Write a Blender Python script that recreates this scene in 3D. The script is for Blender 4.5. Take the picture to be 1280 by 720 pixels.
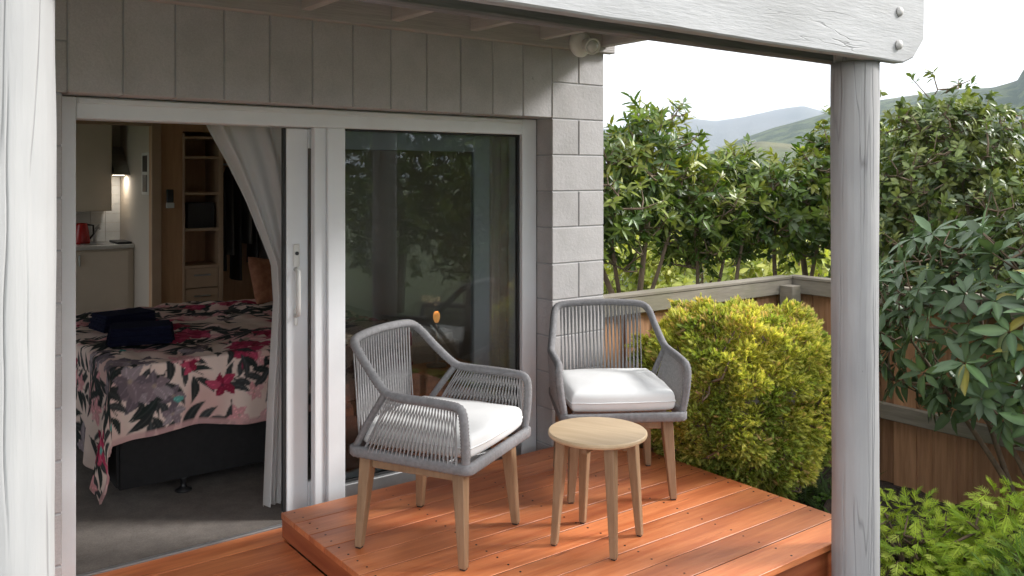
import bpy, bmesh, math, random
import numpy as np
from mathutils import Vector, Matrix, noise as mnoise
R = math.radians
random.seed(7); rng = np.random.default_rng(7)
SC = bpy.context.scene
COL = SC.collection
for o in list(bpy.data.objects): bpy.data.objects.remove(o)

# ------------------------------------------------------------------ camera, sky, sun, exposure
cam = bpy.data.objects.new('camera', bpy.data.cameras.new('camera')); COL.objects.link(cam)
cam.location = (0, 0, 1.6); cam.rotation_euler = (R(90), 0, R(-37.0))
cam.data.sensor_width = 36; cam.data.lens = 1085 / 1280 * 36
cam.data.shift_y = -(360 - 221) / 1280
cam.data.clip_start = 0.05; cam.data.clip_end = 20000
SC.camera = cam
SUN_DIR = Vector((1.0, -0.62, 0.74)).normalized()          # towards the sun
SUN_EL = math.asin(SUN_DIR.z); SUN_AZ = math.atan2(SUN_DIR.x, SUN_DIR.y)
W = bpy.data.worlds.new('World'); SC.world = W; W.use_nodes = True
nt = W.node_tree; nt.nodes.clear()
out = nt.nodes.new('ShaderNodeOutputWorld'); bg = nt.nodes.new('ShaderNodeBackground')
sky = nt.nodes.new('ShaderNodeTexSky'); sky.sky_type = 'NISHITA'; sky.sun_disc = False
sky.sun_elevation = SUN_EL; sky.sun_rotation = SUN_AZ; sky.air_density = 1.5; sky.dust_density = 4.0
tc = nt.nodes.new('ShaderNodeTexCoord'); nz = nt.nodes.new('ShaderNodeTexNoise')
mp = nt.nodes.new('ShaderNodeMapping'); mp.inputs['Scale'].default_value = (1.2, 1.2, 3.5)
nz.inputs['Scale'].default_value = 1.6; nz.inputs['Detail'].default_value = 5
nt.links.new(tc.outputs['Generated'], mp.inputs['Vector']); nt.links.new(mp.outputs[0], nz.inputs['Vector'])
rp = nt.nodes.new('ShaderNodeValToRGB')
rp.color_ramp.elements[0].position = .3; rp.color_ramp.elements[0].color = (8.3, 8.4, 8.5, 1)
rp.color_ramp.elements[1].position = .7; rp.color_ramp.elements[1].color = (10.0, 10.0, 10.0, 1)
nt.links.new(nz.outputs['Fac'], rp.inputs['Fac'])
mx = nt.nodes.new('ShaderNodeMix'); mx.data_type = 'RGBA'; mx.inputs['Factor'].default_value = .86   # overcast cloud over the sky
nt.links.new(sky.outputs[0], mx.inputs['A']); nt.links.new(rp.outputs[0], mx.inputs['B'])
nt.links.new(mx.outputs['Result'], bg.inputs['Color']); bg.inputs['Strength'].default_value = .065
nt.links.new(bg.outputs[0], out.inputs['Surface'])
sun = bpy.data.objects.new('sun', bpy.data.lights.new('sun', 'SUN')); COL.objects.link(sun)
sun.data.energy = 1.3; sun.data.angle = R(12); sun.data.color = (1.0, .985, .965)
sun.rotation_euler = SUN_DIR.to_track_quat('Z', 'Y').to_euler(); sun.location = (8, -6, 6)
VS = SC.view_settings; VS.view_transform = 'Standard'; VS.look = 'None'; VS.gamma = 1; VS.use_curve_mapping = False
VS.exposure = 1.95
SC.render.engine = 'CYCLES'; SC.cycles.max_bounces = 8; SC.cycles.transparent_max_bounces = 16
SC.cycles.caustics_reflective = False; SC.cycles.caustics_refractive = False

# ------------------------------------------------------------------ helpers
def setp(o, label=None, cat=None, group=None, kind=None):
    if label: o['label'] = label
    if cat: o['category'] = cat
    if group: o['group'] = group
    if kind: o['kind'] = kind
    return o
def thing(name, label, cat, loc=(0, 0, 0), rz=0, group=None):
    o = bpy.data.objects.new(name, None); COL.objects.link(o); o.location = loc; o.rotation_euler = (0, 0, rz)
    o.empty_display_size = .1
    return setp(o, label, cat, group)
def link(name, me, m=None, parent=None, loc=None, rot=None):
    o = bpy.data.objects.new(name, me); COL.objects.link(o)
    if m and not me.materials: me.materials.append(m)
    if parent: o.parent = parent
    if loc is not None: o.location = loc
    if rot is not None: o.rotation_euler = rot
    return o
def np_mesh(name, V, F, cols=None, smooth=False):
    """V (n,3), F list of index arrays (k, m) with m = 3 or 4"""
    me = bpy.data.meshes.new(name); V = np.asarray(V, np.float32)
    me.vertices.add(len(V)); me.vertices.foreach_set('co', V.ravel())
    idx = np.concatenate([f.ravel() for f in F]).astype(np.int32)
    tot = np.concatenate([np.full(len(f), f.shape[1], np.int32) for f in F])
    st = np.concatenate([[0], np.cumsum(tot)[:-1]]).astype(np.int32)
    me.loops.add(len(idx)); me.loops.foreach_set('vertex_index', idx)
    me.polygons.add(len(tot)); me.polygons.foreach_set('loop_start', st)
    if smooth: me.polygons.foreach_set('use_smooth', np.ones(len(tot), bool))
    me.update(calc_edges=True)
    if cols is not None:
        a = me.color_attributes.new('Col', 'FLOAT_COLOR', 'POINT')
        c = np.ones((len(V), 4), np.float32); c[:, :3] = cols; a.data.foreach_set('color', c.ravel())
    return me
class MB:
    def __init__(s): s.v = []; s.f = []
    def add(s, vs, fs):
        n = len(s.v); s.v += [tuple(p) for p in vs]; s.f += [tuple(i + n for i in f) for f in fs]; return s
    def box(s, x0, x1, y0, y1, z0, z1):
        return s.add([(x0,y0,z0),(x1,y0,z0),(x1,y1,z0),(x0,y1,z0),(x0,y0,z1),(x1,y0,z1),(x1,y1,z1),(x0,y1,z1)],
                     [(0,3,2,1),(4,5,6,7),(0,1,5,4),(1,2,6,5),(2,3,7,6),(3,0,4,7)])
    def loft(s, rings, caps=True):
        n = len(rings[0]); b = len(s.v); fs = []
        for i in range(len(rings) - 1):
            for j in range(n):
                fs.append((i*n+j, i*n+(j+1)%n, (i+1)*n+(j+1)%n, (i+1)*n+j))
        if caps: fs.append(tuple(range(n-1, -1, -1))); fs.append(tuple((len(rings)-1)*n+j for j in range(n)))
        return s.add([p for r in rings for p in r], fs)
    def tube(s, pts, rad, n=8, caps=True, closed=False):
        pts = [Vector(p) for p in pts]; m = len(pts)
        if not hasattr(rad, '__len__'): rad = [rad] * m
        rings = []; up = None
        for i, p in enumerate(pts):
            if closed: t = pts[(i+1) % m] - pts[i-1]
            else: t = pts[min(i+1, m-1)] - pts[max(i-1, 0)]
            t.normalize()
            if up is None: up = Vector((0,0,1)) if abs(t.z) < .9 else Vector((1,0,0))
            a = t.cross(up).normalized(); b = a.cross(t).normalized(); up = b
            rings.append([p + (a*math.cos(2*math.pi*k/n) + b*math.sin(2*math.pi*k/n)) * rad[i] for k in range(n)])
        if closed: rings.append(rings[0]); caps = False
        return s.loft([list(reversed(r)) for r in rings], caps)
    def lathe(s, prof, n=32, c=(0,0,0)):
        rings = [[(c[0]+r*math.cos(2*math.pi*k/n), c[1]+r*math.sin(2*math.pi*k/n), c[2]+z) for k in range(n)] for r, z in prof]
        return s.loft(rings)
    def taper(s, p0, p1, s0, s1, ang=0):
        rings = []
        for p, h in ((p0, s0), (p1, s1)):
            r = []
            for k in range(4):
                a = ang + math.pi/4 + k*math.pi/2; q = h * math.sqrt(.5)
                r.append((p[0]+q*math.cos(a), p[1]+q*math.sin(a), p[2]))
            rings.append(r)
        return s.loft(rings)
    def mesh(s, name, smooth=False, bevel=0, seg=1, merge=True):
        me = bpy.data.meshes.new(name); me.from_pydata(s.v, [], s.f); me.update()
        bm = bmesh.new(); bm.from_mesh(me)
        if merge: bmesh.ops.remove_doubles(bm, verts=bm.verts, dist=1e-5)
        bmesh.ops.recalc_face_normals(bm, faces=bm.faces)
        if bevel:
            es = [e for e in bm.edges if len(e.link_faces) == 2 and e.calc_face_angle(0) > .6]
            bmesh.ops.bevel(bm, geom=es, offset=bevel, segments=seg, affect='EDGES', clamp_overlap=True)
        for f in bm.faces: f.smooth = smooth
        bm.to_mesh(me); bm.free(); me.update(); return me
    def build(s, name, m, parent=None, loc=None, smooth=False, bevel=0, seg=1, rot=None):
        return link(name, s.mesh(name, smooth, bevel, seg), m, parent, loc, rot)
_bx = {}
def bbox_obj(name, x0, x1, y0, y1, z0, z1, m, parent=None, bevel=.003, seg=1, share=True):
    """bevelled box, mesh centred on its own origin and shared between equal sizes"""
    k = (name, round(x1-x0, 4), round(y1-y0, 4), round(z1-z0, 4), m.name, bevel)
    if k not in _bx or not share:
        hx, hy, hz = (x1-x0)/2, (y1-y0)/2, (z1-z0)/2
        me = MB().box(-hx, hx, -hy, hy, -hz, hz).mesh(name, False, bevel, seg); me.materials.append(m); _bx[k] = me
    return link(name, _bx[k], None, parent, ((x0+x1)/2, (y0+y1)/2, (z0+z1)/2))

# ------------------------------------------------------------------ materials
def new_mat(name):
    m = bpy.data.materials.new(name); m.use_nodes = True; n = m.node_tree.nodes; n.clear()
    o = n.new('ShaderNodeOutputMaterial'); b = n.new('ShaderNodeBsdfPrincipled')
    m.node_tree.links.new(b.outputs[0], o.inputs[0]); return m, n, m.node_tree.links, b, o
def surf(name, c1, c2=None, rough=.6, scale=6, stretch=(1,1,1), bump=.0, bscale=None, spec=.5, detail=6, lo=.35, hi=.65,
         rand=0., crack=0., blot=None, chips=None, metal=0., bdist=.004, speck=0., world=False, sheen=0.):
    m, n, l, b, o = new_mat(name); c2 = c2 or tuple(x * .85 for x in c1)
    tc = n.new('ShaderNodeTexCoord'); oi = n.new('ShaderNodeObjectInfo')
    vec = tc.outputs['Object']
    ml = n.new('ShaderNodeMath'); ml.operation = 'MULTIPLY'; ml.inputs[1].default_value = 37.0
    l.new(oi.outputs['Random'], ml.inputs[0])
    ad = n.new('ShaderNodeVectorMath'); ad.operation = 'ADD'; l.new(vec, ad.inputs[0]); l.new(ml.outputs[0], ad.inputs[1])
    mp = n.new('ShaderNodeMapping'); mp.inputs['Scale'].default_value = stretch; l.new(ad.outputs[0], mp.inputs['Vector'])
    nz = n.new('ShaderNodeTexNoise'); nz.inputs['Scale'].default_value = scale; nz.inputs['Detail'].default_value = detail
    nz.inputs['Roughness'].default_value = .62
    l.new(mp.outputs[0], nz.inputs['Vector'])
    rp = n.new('ShaderNodeValToRGB'); rp.color_ramp.elements[0].position = lo; rp.color_ramp.elements[1].position = hi
    rp.color_ramp.elements[0].color = (*c1, 1); rp.color_ramp.elements[1].color = (*c2, 1); l.new(nz.outputs['Fac'], rp.inputs['Fac'])
    col = rp.outputs['Color']
    def mixc(fac, a, bcol, typ='MIX'):
        x = n.new('ShaderNodeMix'); x.data_type = 'RGBA'; x.blend_type = typ
        if isinstance(fac, float): x.inputs['Factor'].default_value = fac
        else: l.new(fac, x.inputs['Factor'])
        l.new(a, x.inputs['A'])
        if isinstance(bcol, tuple): x.inputs['B'].default_value = (*bcol, 1)
        else: l.new(bcol, x.inputs['B'])
        return x.outputs['Result']
    if blot:
        bn = n.new('ShaderNodeTexNoise'); bn.inputs['Scale'].default_value = blot[1]; bn.inputs['Detail'].default_value = 4
        bm_ = n.new('ShaderNodeMapping'); bm_.inputs['Scale'].default_value = blot[2] if len(blot) > 2 else (1,1,1)
        l.new(ad.outputs[0], bm_.inputs['Vector']); l.new(bm_.outputs[0], bn.inputs['Vector'])
        br = n.new('ShaderNodeMapRange'); br.inputs[1].default_value = .48; br.inputs[2].default_value = .72
        l.new(bn.outputs['Fac'], br.inputs[0]); col = mixc(br.outputs[0], col, blot[0])
    if chips:
        cm2 = n.new('ShaderNodeMapping'); cm2.inputs['Scale'].default_value = chips[2]; l.new(ad.outputs[0], cm2.inputs['Vector'])
        c9 = n.new('ShaderNodeTexNoise'); c9.inputs['Scale'].default_value = chips[1]; c9.inputs['Detail'].default_value = 7; c9.inputs['Roughness'].default_value = .7; l.new(cm2.outputs[0], c9.inputs['Vector'])
        cr9 = n.new('ShaderNodeMapRange'); cr9.inputs[1].default_value = chips[3]; cr9.inputs[2].default_value = chips[3]+.015; l.new(c9.outputs['Fac'], cr9.inputs[0]); col = mixc(cr9.outputs[0], col, chips[0])
    if rand:
        hs = n.new('ShaderNodeHueSaturation'); mr = n.new('ShaderNodeMapRange')
        mr.inputs[3].default_value = 1 - rand; mr.inputs[4].default_value = 1 + rand
        l.new(oi.outputs['Random'], mr.inputs[0]); l.new(mr.outputs[0], hs.inputs['Value']); l.new(col, hs.inputs['Color']); col = hs.outputs[0]
    hgt = nz.outputs['Fac']
    if crack:
        cm = n.new('ShaderNodeMapping'); cm.inputs['Scale'].default_value = tuple(.5 * s if s < 1 else s * .55 for s in stretch); l.new(ad.outputs[0], cm.inputs['Vector'])
        cn = n.new('ShaderNodeTexNoise'); cn.inputs['Scale'].default_value = scale * .8; cn.inputs['Detail'].default_value = 3; l.new(cm.outputs[0], cn.inputs['Vector'])
        s1 = n.new('ShaderNodeMath'); s1.operation = 'SUBTRACT'; s1.inputs[1].default_value = .5; l.new(cn.outputs['Fac'], s1.inputs[0])
        s2 = n.new('ShaderNodeMath'); s2.operation = 'ABSOLUTE'; l.new(s1.outputs[0], s2.inputs[0])
        s3 = n.new('ShaderNodeMapRange'); s3.inputs[1].default_value = .0; s3.inputs[2].default_value = .010; s3.inputs[3].default_value = 1; s3.inputs[4].default_value = 0
        l.new(s2.outputs[0], s3.inputs[0])
        k1 = n.new('ShaderNodeTexNoise'); k1.inputs['Scale'].default_value = 2.3; l.new(ad.outputs[0], k1.inputs['Vector'])
        k2 = n.new('ShaderNodeMapRange'); k2.inputs[1].default_value = .5; k2.inputs[2].default_value = .6; l.new(k1.outputs['Fac'], k2.inputs[0])
        s4 = n.new('ShaderNodeMath'); s4.operation = 'MULTIPLY'; l.new(s3.outputs[0], s4.inputs[0]); l.new(k2.outputs[0], s4.inputs[1])
        s5 = n.new('ShaderNodeMath'); s5.operation = 'MULTIPLY'; s5.inputs[1].default_value = crack; l.new(s4.outputs[0], s5.inputs[0])
        col = mixc(s5.outputs[0], col, tuple(x * .25 for x in c1))
        s6 = n.new('ShaderNodeMath'); s6.operation = 'SUBTRACT'; l.new(hgt, s6.inputs[0]); l.new(s4.outputs[0], s6.inputs[1]); hgt = s6.outputs[0]
    if speck:
        sn = n.new('ShaderNodeTexNoise'); sn.inputs['Scale'].default_value = 160; sn.inputs['Detail'].default_value = 2; l.new(tc.outputs['Object'], sn.inputs['Vector'])
        sr = n.new('ShaderNodeMapRange'); sr.inputs[1].default_value = .3; sr.inputs[2].default_value = .7; sr.inputs[3].default_value = 1-speck; sr.inputs[4].default_value = 1+speck
        l.new(sn.outputs['Fac'], sr.inputs[0]); hs2 = n.new('ShaderNodeHueSaturation'); l.new(sr.outputs[0], hs2.inputs['Value']); l.new(col, hs2.inputs['Color']); col = hs2.outputs[0]
    l.new(col, b.inputs['Base Color']); b.inputs['Roughness'].default_value = rough; b.inputs['Metallic'].default_value = metal
    b.inputs['Specular IOR Level'].default_value = spec
    if sheen: b.inputs['Sheen Weight'].default_value = sheen
    if bump:
        bp = n.new('ShaderNodeBump'); bp.inputs['Strength'].default_value = bump; bp.inputs['Distance'].default_value = bdist
        if bscale:
            b2 = n.new('ShaderNodeTexNoise'); b2.inputs['Scale'].default_value = bscale; b2.inputs['Detail'].default_value = 5; l.new(mp.outputs[0], b2.inputs['Vector'])
            a2 = n.new('ShaderNodeMath'); a2.operation = 'ADD'; l.new(b2.outputs['Fac'], a2.inputs[0]); l.new(hgt, a2.inputs[1]); hgt = a2.outputs[0]
        l.new(hgt, bp.inputs['Height']); l.new(bp.outputs[0], b.inputs['Normal'])
    return m
def leaf_mat(name, rough=.42, trans=.35, spec=.5):
    m, n, l, b, o = new_mat(name); a = n.new('ShaderNodeAttribute'); a.attribute_name = 'Col'
    l.new(a.outputs['Color'], b.inputs['Base Color']); b.inputs['Roughness'].default_value = rough; b.inputs['Specular IOR Level'].default_value = spec
    if trans:
        t = n.new('ShaderNodeBsdfTranslucent'); mx = n.new('ShaderNodeMixShader'); mx.inputs[0].default_value = trans
        h = n.new('ShaderNodeMix'); h.data_type = 'RGBA'; h.blend_type = 'MULTIPLY'; h.inputs['Factor'].default_value = 1; h.inputs['B'].default_value = (1.15, 1.2, .5, 1)
        l.new(a.outputs['Color'], h.inputs['A']); l.new(h.outputs['Result'], t.inputs['Color'])
        l.new(b.outputs[0], mx.inputs[1]); l.new(t.outputs[0], mx.inputs[2]); l.new(mx.outputs[0], o.inputs[0])
    return m
def glass_mat(name, tint=(.8, .84, .84)):
    m, n, l, b, o = new_mat(name); n.remove(b)
    t = n.new('ShaderNodeBsdfTransparent'); t.inputs[0].default_value = (*tint, 1)
    g = n.new('ShaderNodeBsdfGlossy'); g.inputs['Roughness'].default_value = .0; g.inputs[0].default_value = (1, 1, 1, 1)
    f = n.new('ShaderNodeFresnel'); f.inputs['IOR'].default_value = 1.5
    mu = n.new('ShaderNodeMath'); mu.operation = 'MULTIPLY'; mu.inputs[1].default_value = 1.05; mu.use_clamp = True; l.new(f.outputs[0], mu.inputs[0])
    x = n.new('ShaderNodeMixShader'); l.new(mu.outputs[0], x.inputs[0]); l.new(t.outputs[0], x.inputs[1]); l.new(g.outputs[0], x.inputs[2]); l.new(x.outputs[0], o.inputs[0])
    return m
def emis(name, c, s):
    m, n, l, b, o = new_mat(name); b.inputs['Base Color'].default_value = (*c, 1); b.inputs['Emission Color'].default_value = (*c, 1); b.inputs['Emission Strength'].default_value = s; return m

M = {}
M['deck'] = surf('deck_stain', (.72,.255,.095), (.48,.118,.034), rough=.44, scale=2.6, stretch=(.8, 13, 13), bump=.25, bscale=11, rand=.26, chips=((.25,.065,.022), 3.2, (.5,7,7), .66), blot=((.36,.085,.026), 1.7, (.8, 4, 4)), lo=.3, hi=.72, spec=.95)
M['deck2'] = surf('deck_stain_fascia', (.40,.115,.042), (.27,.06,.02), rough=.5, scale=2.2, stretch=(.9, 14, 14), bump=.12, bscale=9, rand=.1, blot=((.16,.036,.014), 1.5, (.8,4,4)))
M['block'] = surf('painted_block', (.465,.447,.445), (.425,.408,.405), rough=.75, scale=7, bump=.5, bscale=55, spec=.3, rand=.045, speck=.07, chips=((.30,.295,.29), 6., (1,1,.6), .70), blot=((.385,.37,.365), 5.))
M['reveal'] = surf('brown_painted_block', (.20,.145,.125), (.17,.125,.11), rough=.7, scale=9, bump=.3, bscale=70, rand=.04, speck=.05)
M['mortar'] = surf('painted_mortar', (.36,.36,.365), (.31,.31,.315), rough=.85, scale=20, bump=.3)
M['ledger'] = surf('painted_rough_sawn', (.46,.43,.41), (.38,.355,.34), rough=.7, scale=3, stretch=(1.2, 26, 26), bump=.7, bscale=6, spec=.3)
M['beam'] = surf('white_rough_sawn', (.45,.45,.455), (.42,.42,.425), rough=.62, scale=3, stretch=(1.2, 9, 9), bump=.55, bscale=14, crack=.6, spec=.35, bdist=.003, blot=((.36,.358,.358), 3., (.6, 1.6, 1.6)), chips=((.26,.25,.24), 7., (.5,2.4,2.4), .69))
M['joist'] = surf('grey_painted_joist', (.50,.47,.45), (.42,.395,.375), rough=.65, scale=3, stretch=(18, 1.0, 18), bump=.6, bscale=6, spec=.3)
M['inner'] = surf('shade_dark_bearer', (.26,.25,.25), (.16,.155,.155), rough=.65, scale=3, stretch=(.9, 18, 18), bump=.8, bscale=6, spec=.3)  # shade on the inner beam's face put into a darker colour
M['post'] = surf('weathered_white_post', (.425,.42,.415), (.40,.395,.39), rough=.6, scale=3, stretch=(5, 5, .42), bump=.5, bscale=16, spec=.35, bdist=.003, blot=((.34,.338,.338), 3., (1,1,.5)), crack=.5, chips=((.19,.18,.17), 7., (2.2,2.2,.5), .70))
M['alu'] = surf('white_frame_paint', (.76,.775,.79), (.72,.735,.75), rough=.38, scale=5, spec=.5, bump=.04, bscale=40)
M['track'] = surf('grey_track', (.42,.42,.42), (.34,.34,.34), rough=.4, scale=8, metal=.6)
M['gasket'] = surf('black_gasket', (.02,.02,.02), rough=.6)
M['glass'] = glass_mat('window_glass', (.76,.78,.78))
M['rope'] = surf('grey_rope', (.245,.24,.245), (.185,.18,.185), rough=.85, scale=60, bump=.5, bscale=260, bdist=.002, spec=.2)
M['cord'] = surf('grey_cord', (.34,.335,.335), (.26,.255,.258), rough=.85, scale=80, spec=.2)
M['cush'] = surf('white_canvas', (.74,.74,.735), (.70,.70,.695), rough=.9, scale=3, bump=.25, bscale=420, bdist=.001, spec=.15)
M['leg'] = surf('pale_wood_leg', (.315,.205,.12), (.235,.145,.08), rough=.5, scale=5, stretch=(9, 9, .9), bump=.1, bscale=10, rand=.06)
M['ttop'] = surf('pale_wood_top', (.56,.42,.265), (.47,.34,.205), rough=.45, scale=4, stretch=(.8, 8, 8), bump=.06, bscale=14)
M['foot'] = surf('black_glide', (.02,.018,.016), rough=.5)
M['carpet'] = surf('grey_brown_carpet', (.21,.185,.165), (.165,.145,.13), rough=.95, scale=12, bump=.6, bscale=260, speck=.15, spec=.1)
M['iwall'] = surf('cream_wall', (.56,.50,.43), (.54,.48,.41), rough=.8, scale=4)
M['ceil'] = surf('white_ceiling', (.66,.64,.60), rough=.9)
M['ply'] = surf('warm_veneer', (.52,.29,.145), (.44,.235,.11), rough=.5, scale=3, stretch=(10, 10, 1), bump=.05)
M['trim'] = surf('beige_trim', (.50,.34,.22), (.46,.31,.20), rough=.5)
M['cab'] = surf('cream_laminate', (.72,.64,.53), (.69,.61,.50), rough=.45)
M['bench'] = surf('white_benchtop', (.66,.65,.63), rough=.3)
M['tile'] = surf('white_tile', (.72,.72,.71), rough=.18, rand=.03)
M['steel'] = surf('brushed_steel', (.55,.55,.55), (.45,.45,.45), rough=.28, metal=1.0, scale=4, stretch=(1, 20, 1))
M['black'] = surf('black_plastic', (.018,.018,.02), rough=.4)
M['blackfab'] = surf('black_fabric', (.013,.0125,.013), (.009,.0085,.009), rough=.9, scale=30, bump=.2, bscale=300)
M['navy'] = surf('navy_terry', (.012,.014,.035), (.008,.009,.024), rough=1., scale=30, bump=.6, bscale=300, spec=.1)
M['red'] = surf('red_enamel', (.45,.02,.02), rough=.25)
M['mattress'] = surf('mattress_cloth', (.6,.58,.55), rough=.9)
M['clothes'] = surf('dark_clothes', (.035,.028,.026), (.018,.014,.013), rough=.9, scale=8, stretch=(6,6,.6))
M['clothes2'] = surf('grey_clothes', (.11,.095,.085), (.07,.06,.055), rough=.9, scale=8, stretch=(6,6,.6))
M['rust'] = surf('rust_cushion', (.36,.15,.08), (.22,.08,.04), rough=.9, scale=22)
M['plastic'] = surf('white_plastic', (.74,.73,.70), rough=.35)
M['lens'] = surf('clear_lens', (.62,.62,.60), rough=.08, spec=.9)
M['post_grey'] = surf('greyer_post', (.405,.395,.395), (.37,.36,.36), rough=.6, scale=3, stretch=(5, 5, .42), bump=.5, bscale=16, spec=.35, bdist=.003, blot=((.31,.305,.31), 3., (1,1,.5)), crack=.5, chips=((.19,.185,.19), 7., (2.2,2.2,.5), .70))  # left post's finish, cracks and chips included, toned slightly greyer
M['bounce_slab'] = surf('grey_concrete', (.25,.25,.25), (.20,.20,.20), rough=.85, scale=5, bump=.4, bscale=60, speck=.12)
M['bolt'] = surf('painted_bolt', (.55,.53,.51), (.45,.43,.41), rough=.5, scale=40, bump=.2)
M['fence'] = surf('weathered_paling', (.45,.25,.14), (.30,.16,.085), rough=.8, scale=3, stretch=(12, 12, .7), bump=.4, bscale=6, rand=.22, spec=.25)
M['rail'] = surf('weathered_rail', (.28,.25,.205), (.205,.18,.145), rough=.8, scale=3, stretch=(1.2, 1.2, 16), bump=.4, bscale=6, rand=.06, spec=.25, blot=((.20,.185,.13), 3.))
M['bark'] = surf('grey_brown_bark', (.23,.17,.115), (.135,.10,.07), rough=.9, scale=14, stretch=(1,1,.35), bump=.6, bscale=40)
M['twig'] = surf('brown_twig', (.17,.115,.075), (.10,.07,.045), rough=.9, scale=20)
M['soil'] = surf('dark_soil', (.055,.038,.026), (.028,.02,.014), rough=.95, scale=14, bump=1., bscale=60, bdist=.03)
M['rock'] = surf('brown_rock', (.14,.095,.075), (.075,.055,.045), rough=.9, scale=6, bump=.8, bscale=30, bdist=.02)
M['grass'] = surf('far_grass', (.075,.10,.028), (.05,.075,.02), rough=.95, scale=.35, blot=((.10,.11,.035), .05))
M['hillgreen'] = surf('green_hill', (.075,.10,.045), (.03,.05,.025), rough=1, scale=.06, detail=10, lo=.44, hi=.54, blot=((.17,.15,.08), .006), bump=.6, bdist=6)
M['hillblue'] = surf('far_range', (.13,.125,.10), (.08,.085,.065), rough=1, scale=.004, detail=8, bump=.5, bdist=30)
M['leaf'] = leaf_mat('tree_leaf', rough=.36, trans=.30)
M['rhodo'] = leaf_mat('rhododendron_leaf', rough=.40, trans=.15, spec=.38)
M['gold'] = leaf_mat('golden_conifer', rough=.7, trans=.48, spec=.25)
M['lace'] = leaf_mat('lacy_foliage', rough=.55, trans=.4, spec=.3)
M['duvet'] = leaf_mat('printed_cotton', rough=.9, trans=0, spec=.15)

# ------------------------------------------------------------------ ground, hills
def grid_mesh(name, xs, ys, fz):
    V = np.array([(x, y, fz(x, y)) for y in ys for x in xs]); nx, ny = len(xs), len(ys)
    i = np.arange((ny-1)*(nx-1)); r, c = i // (nx-1), i % (nx-1); a = r*nx + c
    return np_mesh(name, V, [np.stack([a, a+1, a+nx+1, a+nx], 1)], smooth=True)
def gz(x, y): return -.46
g = link('ground', grid_mesh('ground', [-6000, -60, -20, 8, 14, 40, 100, 6000], [-6000, -60, -20, 8, 14, 40, 100, 6000], lambda x, y: -.47), M['grass']); setp(g, 'wide ground sheet of yellow green grass running to the hills', 'ground', kind='structure')
def soilz(x, y):
    v = mnoise.noise(Vector((x*2.1, y*2.1, 0))) * .05 + mnoise.noise(Vector((x*7, y*7, 3))) * .025
    return -.40 + v + .10 * math.exp(-((x-3.9)**2 + (y-2.6)**2) / .6)
xs = np.linspace(1.5, 5.40, 79); ys = np.linspace(-5, 3.84, 150)
b = link('garden_bed', grid_mesh('garden_bed', list(xs), list(ys), soilz), M['soil']); setp(b, 'dark soil of the garden bed between deck and fence', 'soil', kind='structure')
# direction helper for far terrain: real distances, polar about the site
def hill(name, mat_, label, d0, d1, az0, az1, prof, n_r=40, n_a=220, rough=.12, seed=0):
    """ridge: prof(az deg) -> crest angle (tan) ; crest at middle of d0..d1"""
    V = []; 
    for i in range(n_r):
        t = i/(n_r-1); d = d0 + (d1-d0)*t
        for j in range(n_a):
            az = az0 + (az1-az0)*j/(n_a-1); s = math.sin(math.pi*min(1, t/.62)/2) if t < .62 else math.cos(math.pi*(t-.62)/.38/2)
            x, y = d*math.sin(R(az)), d*math.cos(R(az)); dc = d0 + (d1-d0)*.62
            h = prof(az) * dc
            nn = mnoise.fractal(Vector((x/dc*9, y/dc*9, seed)), .9, 2.1, 6)
            gully = abs(mnoise.noise(Vector((az*.55, t*1.2, seed+5)))) 
            V.append((x, y, -6 + (h+6)*max(0, s)**1.15*(1 + (1-s)*(rough*nn - .35*gully)) + h*rough*.18*nn*s))
    i = np.arange((n_r-1)*(n_a-1)); r, c = i//(n_a-1), i%(n_a-1); a = r*n_a + c
    o = link(name, np_mesh(name, np.array(V), [np.stack([a, a+n_a, a+n_a+1, a+1], 1)], smooth=True), mat_); return setp(o, label, 'hill', kind='structure')
def interp(pts):
    xs = [p[0] for p in pts]; ys = [p[1] for p in pts]
    return lambda a: float(np.interp(a, xs, ys))
# azimuth (deg from +y, clockwise) = 37 + atan((px-640)/1085)
hill('hill', M['hillblue'], 'hazy blue mountain range on the far skyline', 2600, 4400, 20, 95, interp([(20,.05),(44,.055),(48,.066),(50.3,.062),(52,.066),(54,.074),(55.5,.077),(57.5,.066),(62,.05),(70,.06),(95,.05)]), seed=1)
hill('hill', M['hillgreen'], 'green bushy hillside rising beside the far range', 620, 1150, 46, 100, interp([(46,.02),(50,.03),(52,.044),(54,.056),(56.5,.068),(60,.082),(63.5,.09),(66,.092),(67.3,.098),(67.6,.113),(68.3,.112),(68.8,.10),(72,.11),(100,.07)]), seed=4)
hill('hill', M['hillgreen'], 'low dark wooded rise in front of the green hillside', 300, 520, 40, 100, interp([(40,.012),(47,.016),(50,.03),(53,.042),(56,.036),(60,.03),(66,.046),(70,.05),(100,.03)]), seed=9, rough=.22)

# ------------------------------------------------------------------ house shell
house = thing('house', 'house wall of light grey painted concrete blocks around the sliding door', 'house', (0, 3.67, 0))
def hb(x0, x1, y0, y1, z0, z1, m='block', name='block', bev=.004): return bbox_obj(name, x0, x1, y0-3.67, y1-3.67, z0, z1, M[m], house, bev)
g_ = .0055
def course(x0, x1, z0, z1, jx):
    xs = sorted([x0] + [j for j in jx if x0 + .03 < j < x1 - .03] + [x1])
    for a, b2 in zip(xs[:-1], xs[1:]): hb(a + g_/2, b2 - g_/2, 3.67, 3.855, z0 + g_/2, z1 - g_/2)
k = 0
for i in range(-12, 2):                                   # pillar right of the door: courses at 1.92 + 0.2 i
    z0 = 1.92 + .2*i; z1 = z0 + .2
    course(3.04, 3.43, max(z0, -.46), min(z1, 2.32), [3.235] if (i % 2) else [])
for i in range(12):                                       # soldier course over the door
    hb(3.04 - .2*(i+1) + g_/2, 3.04 - .2*i - g_/2, 3.67, 3.855, 1.924, 2.32)
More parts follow.
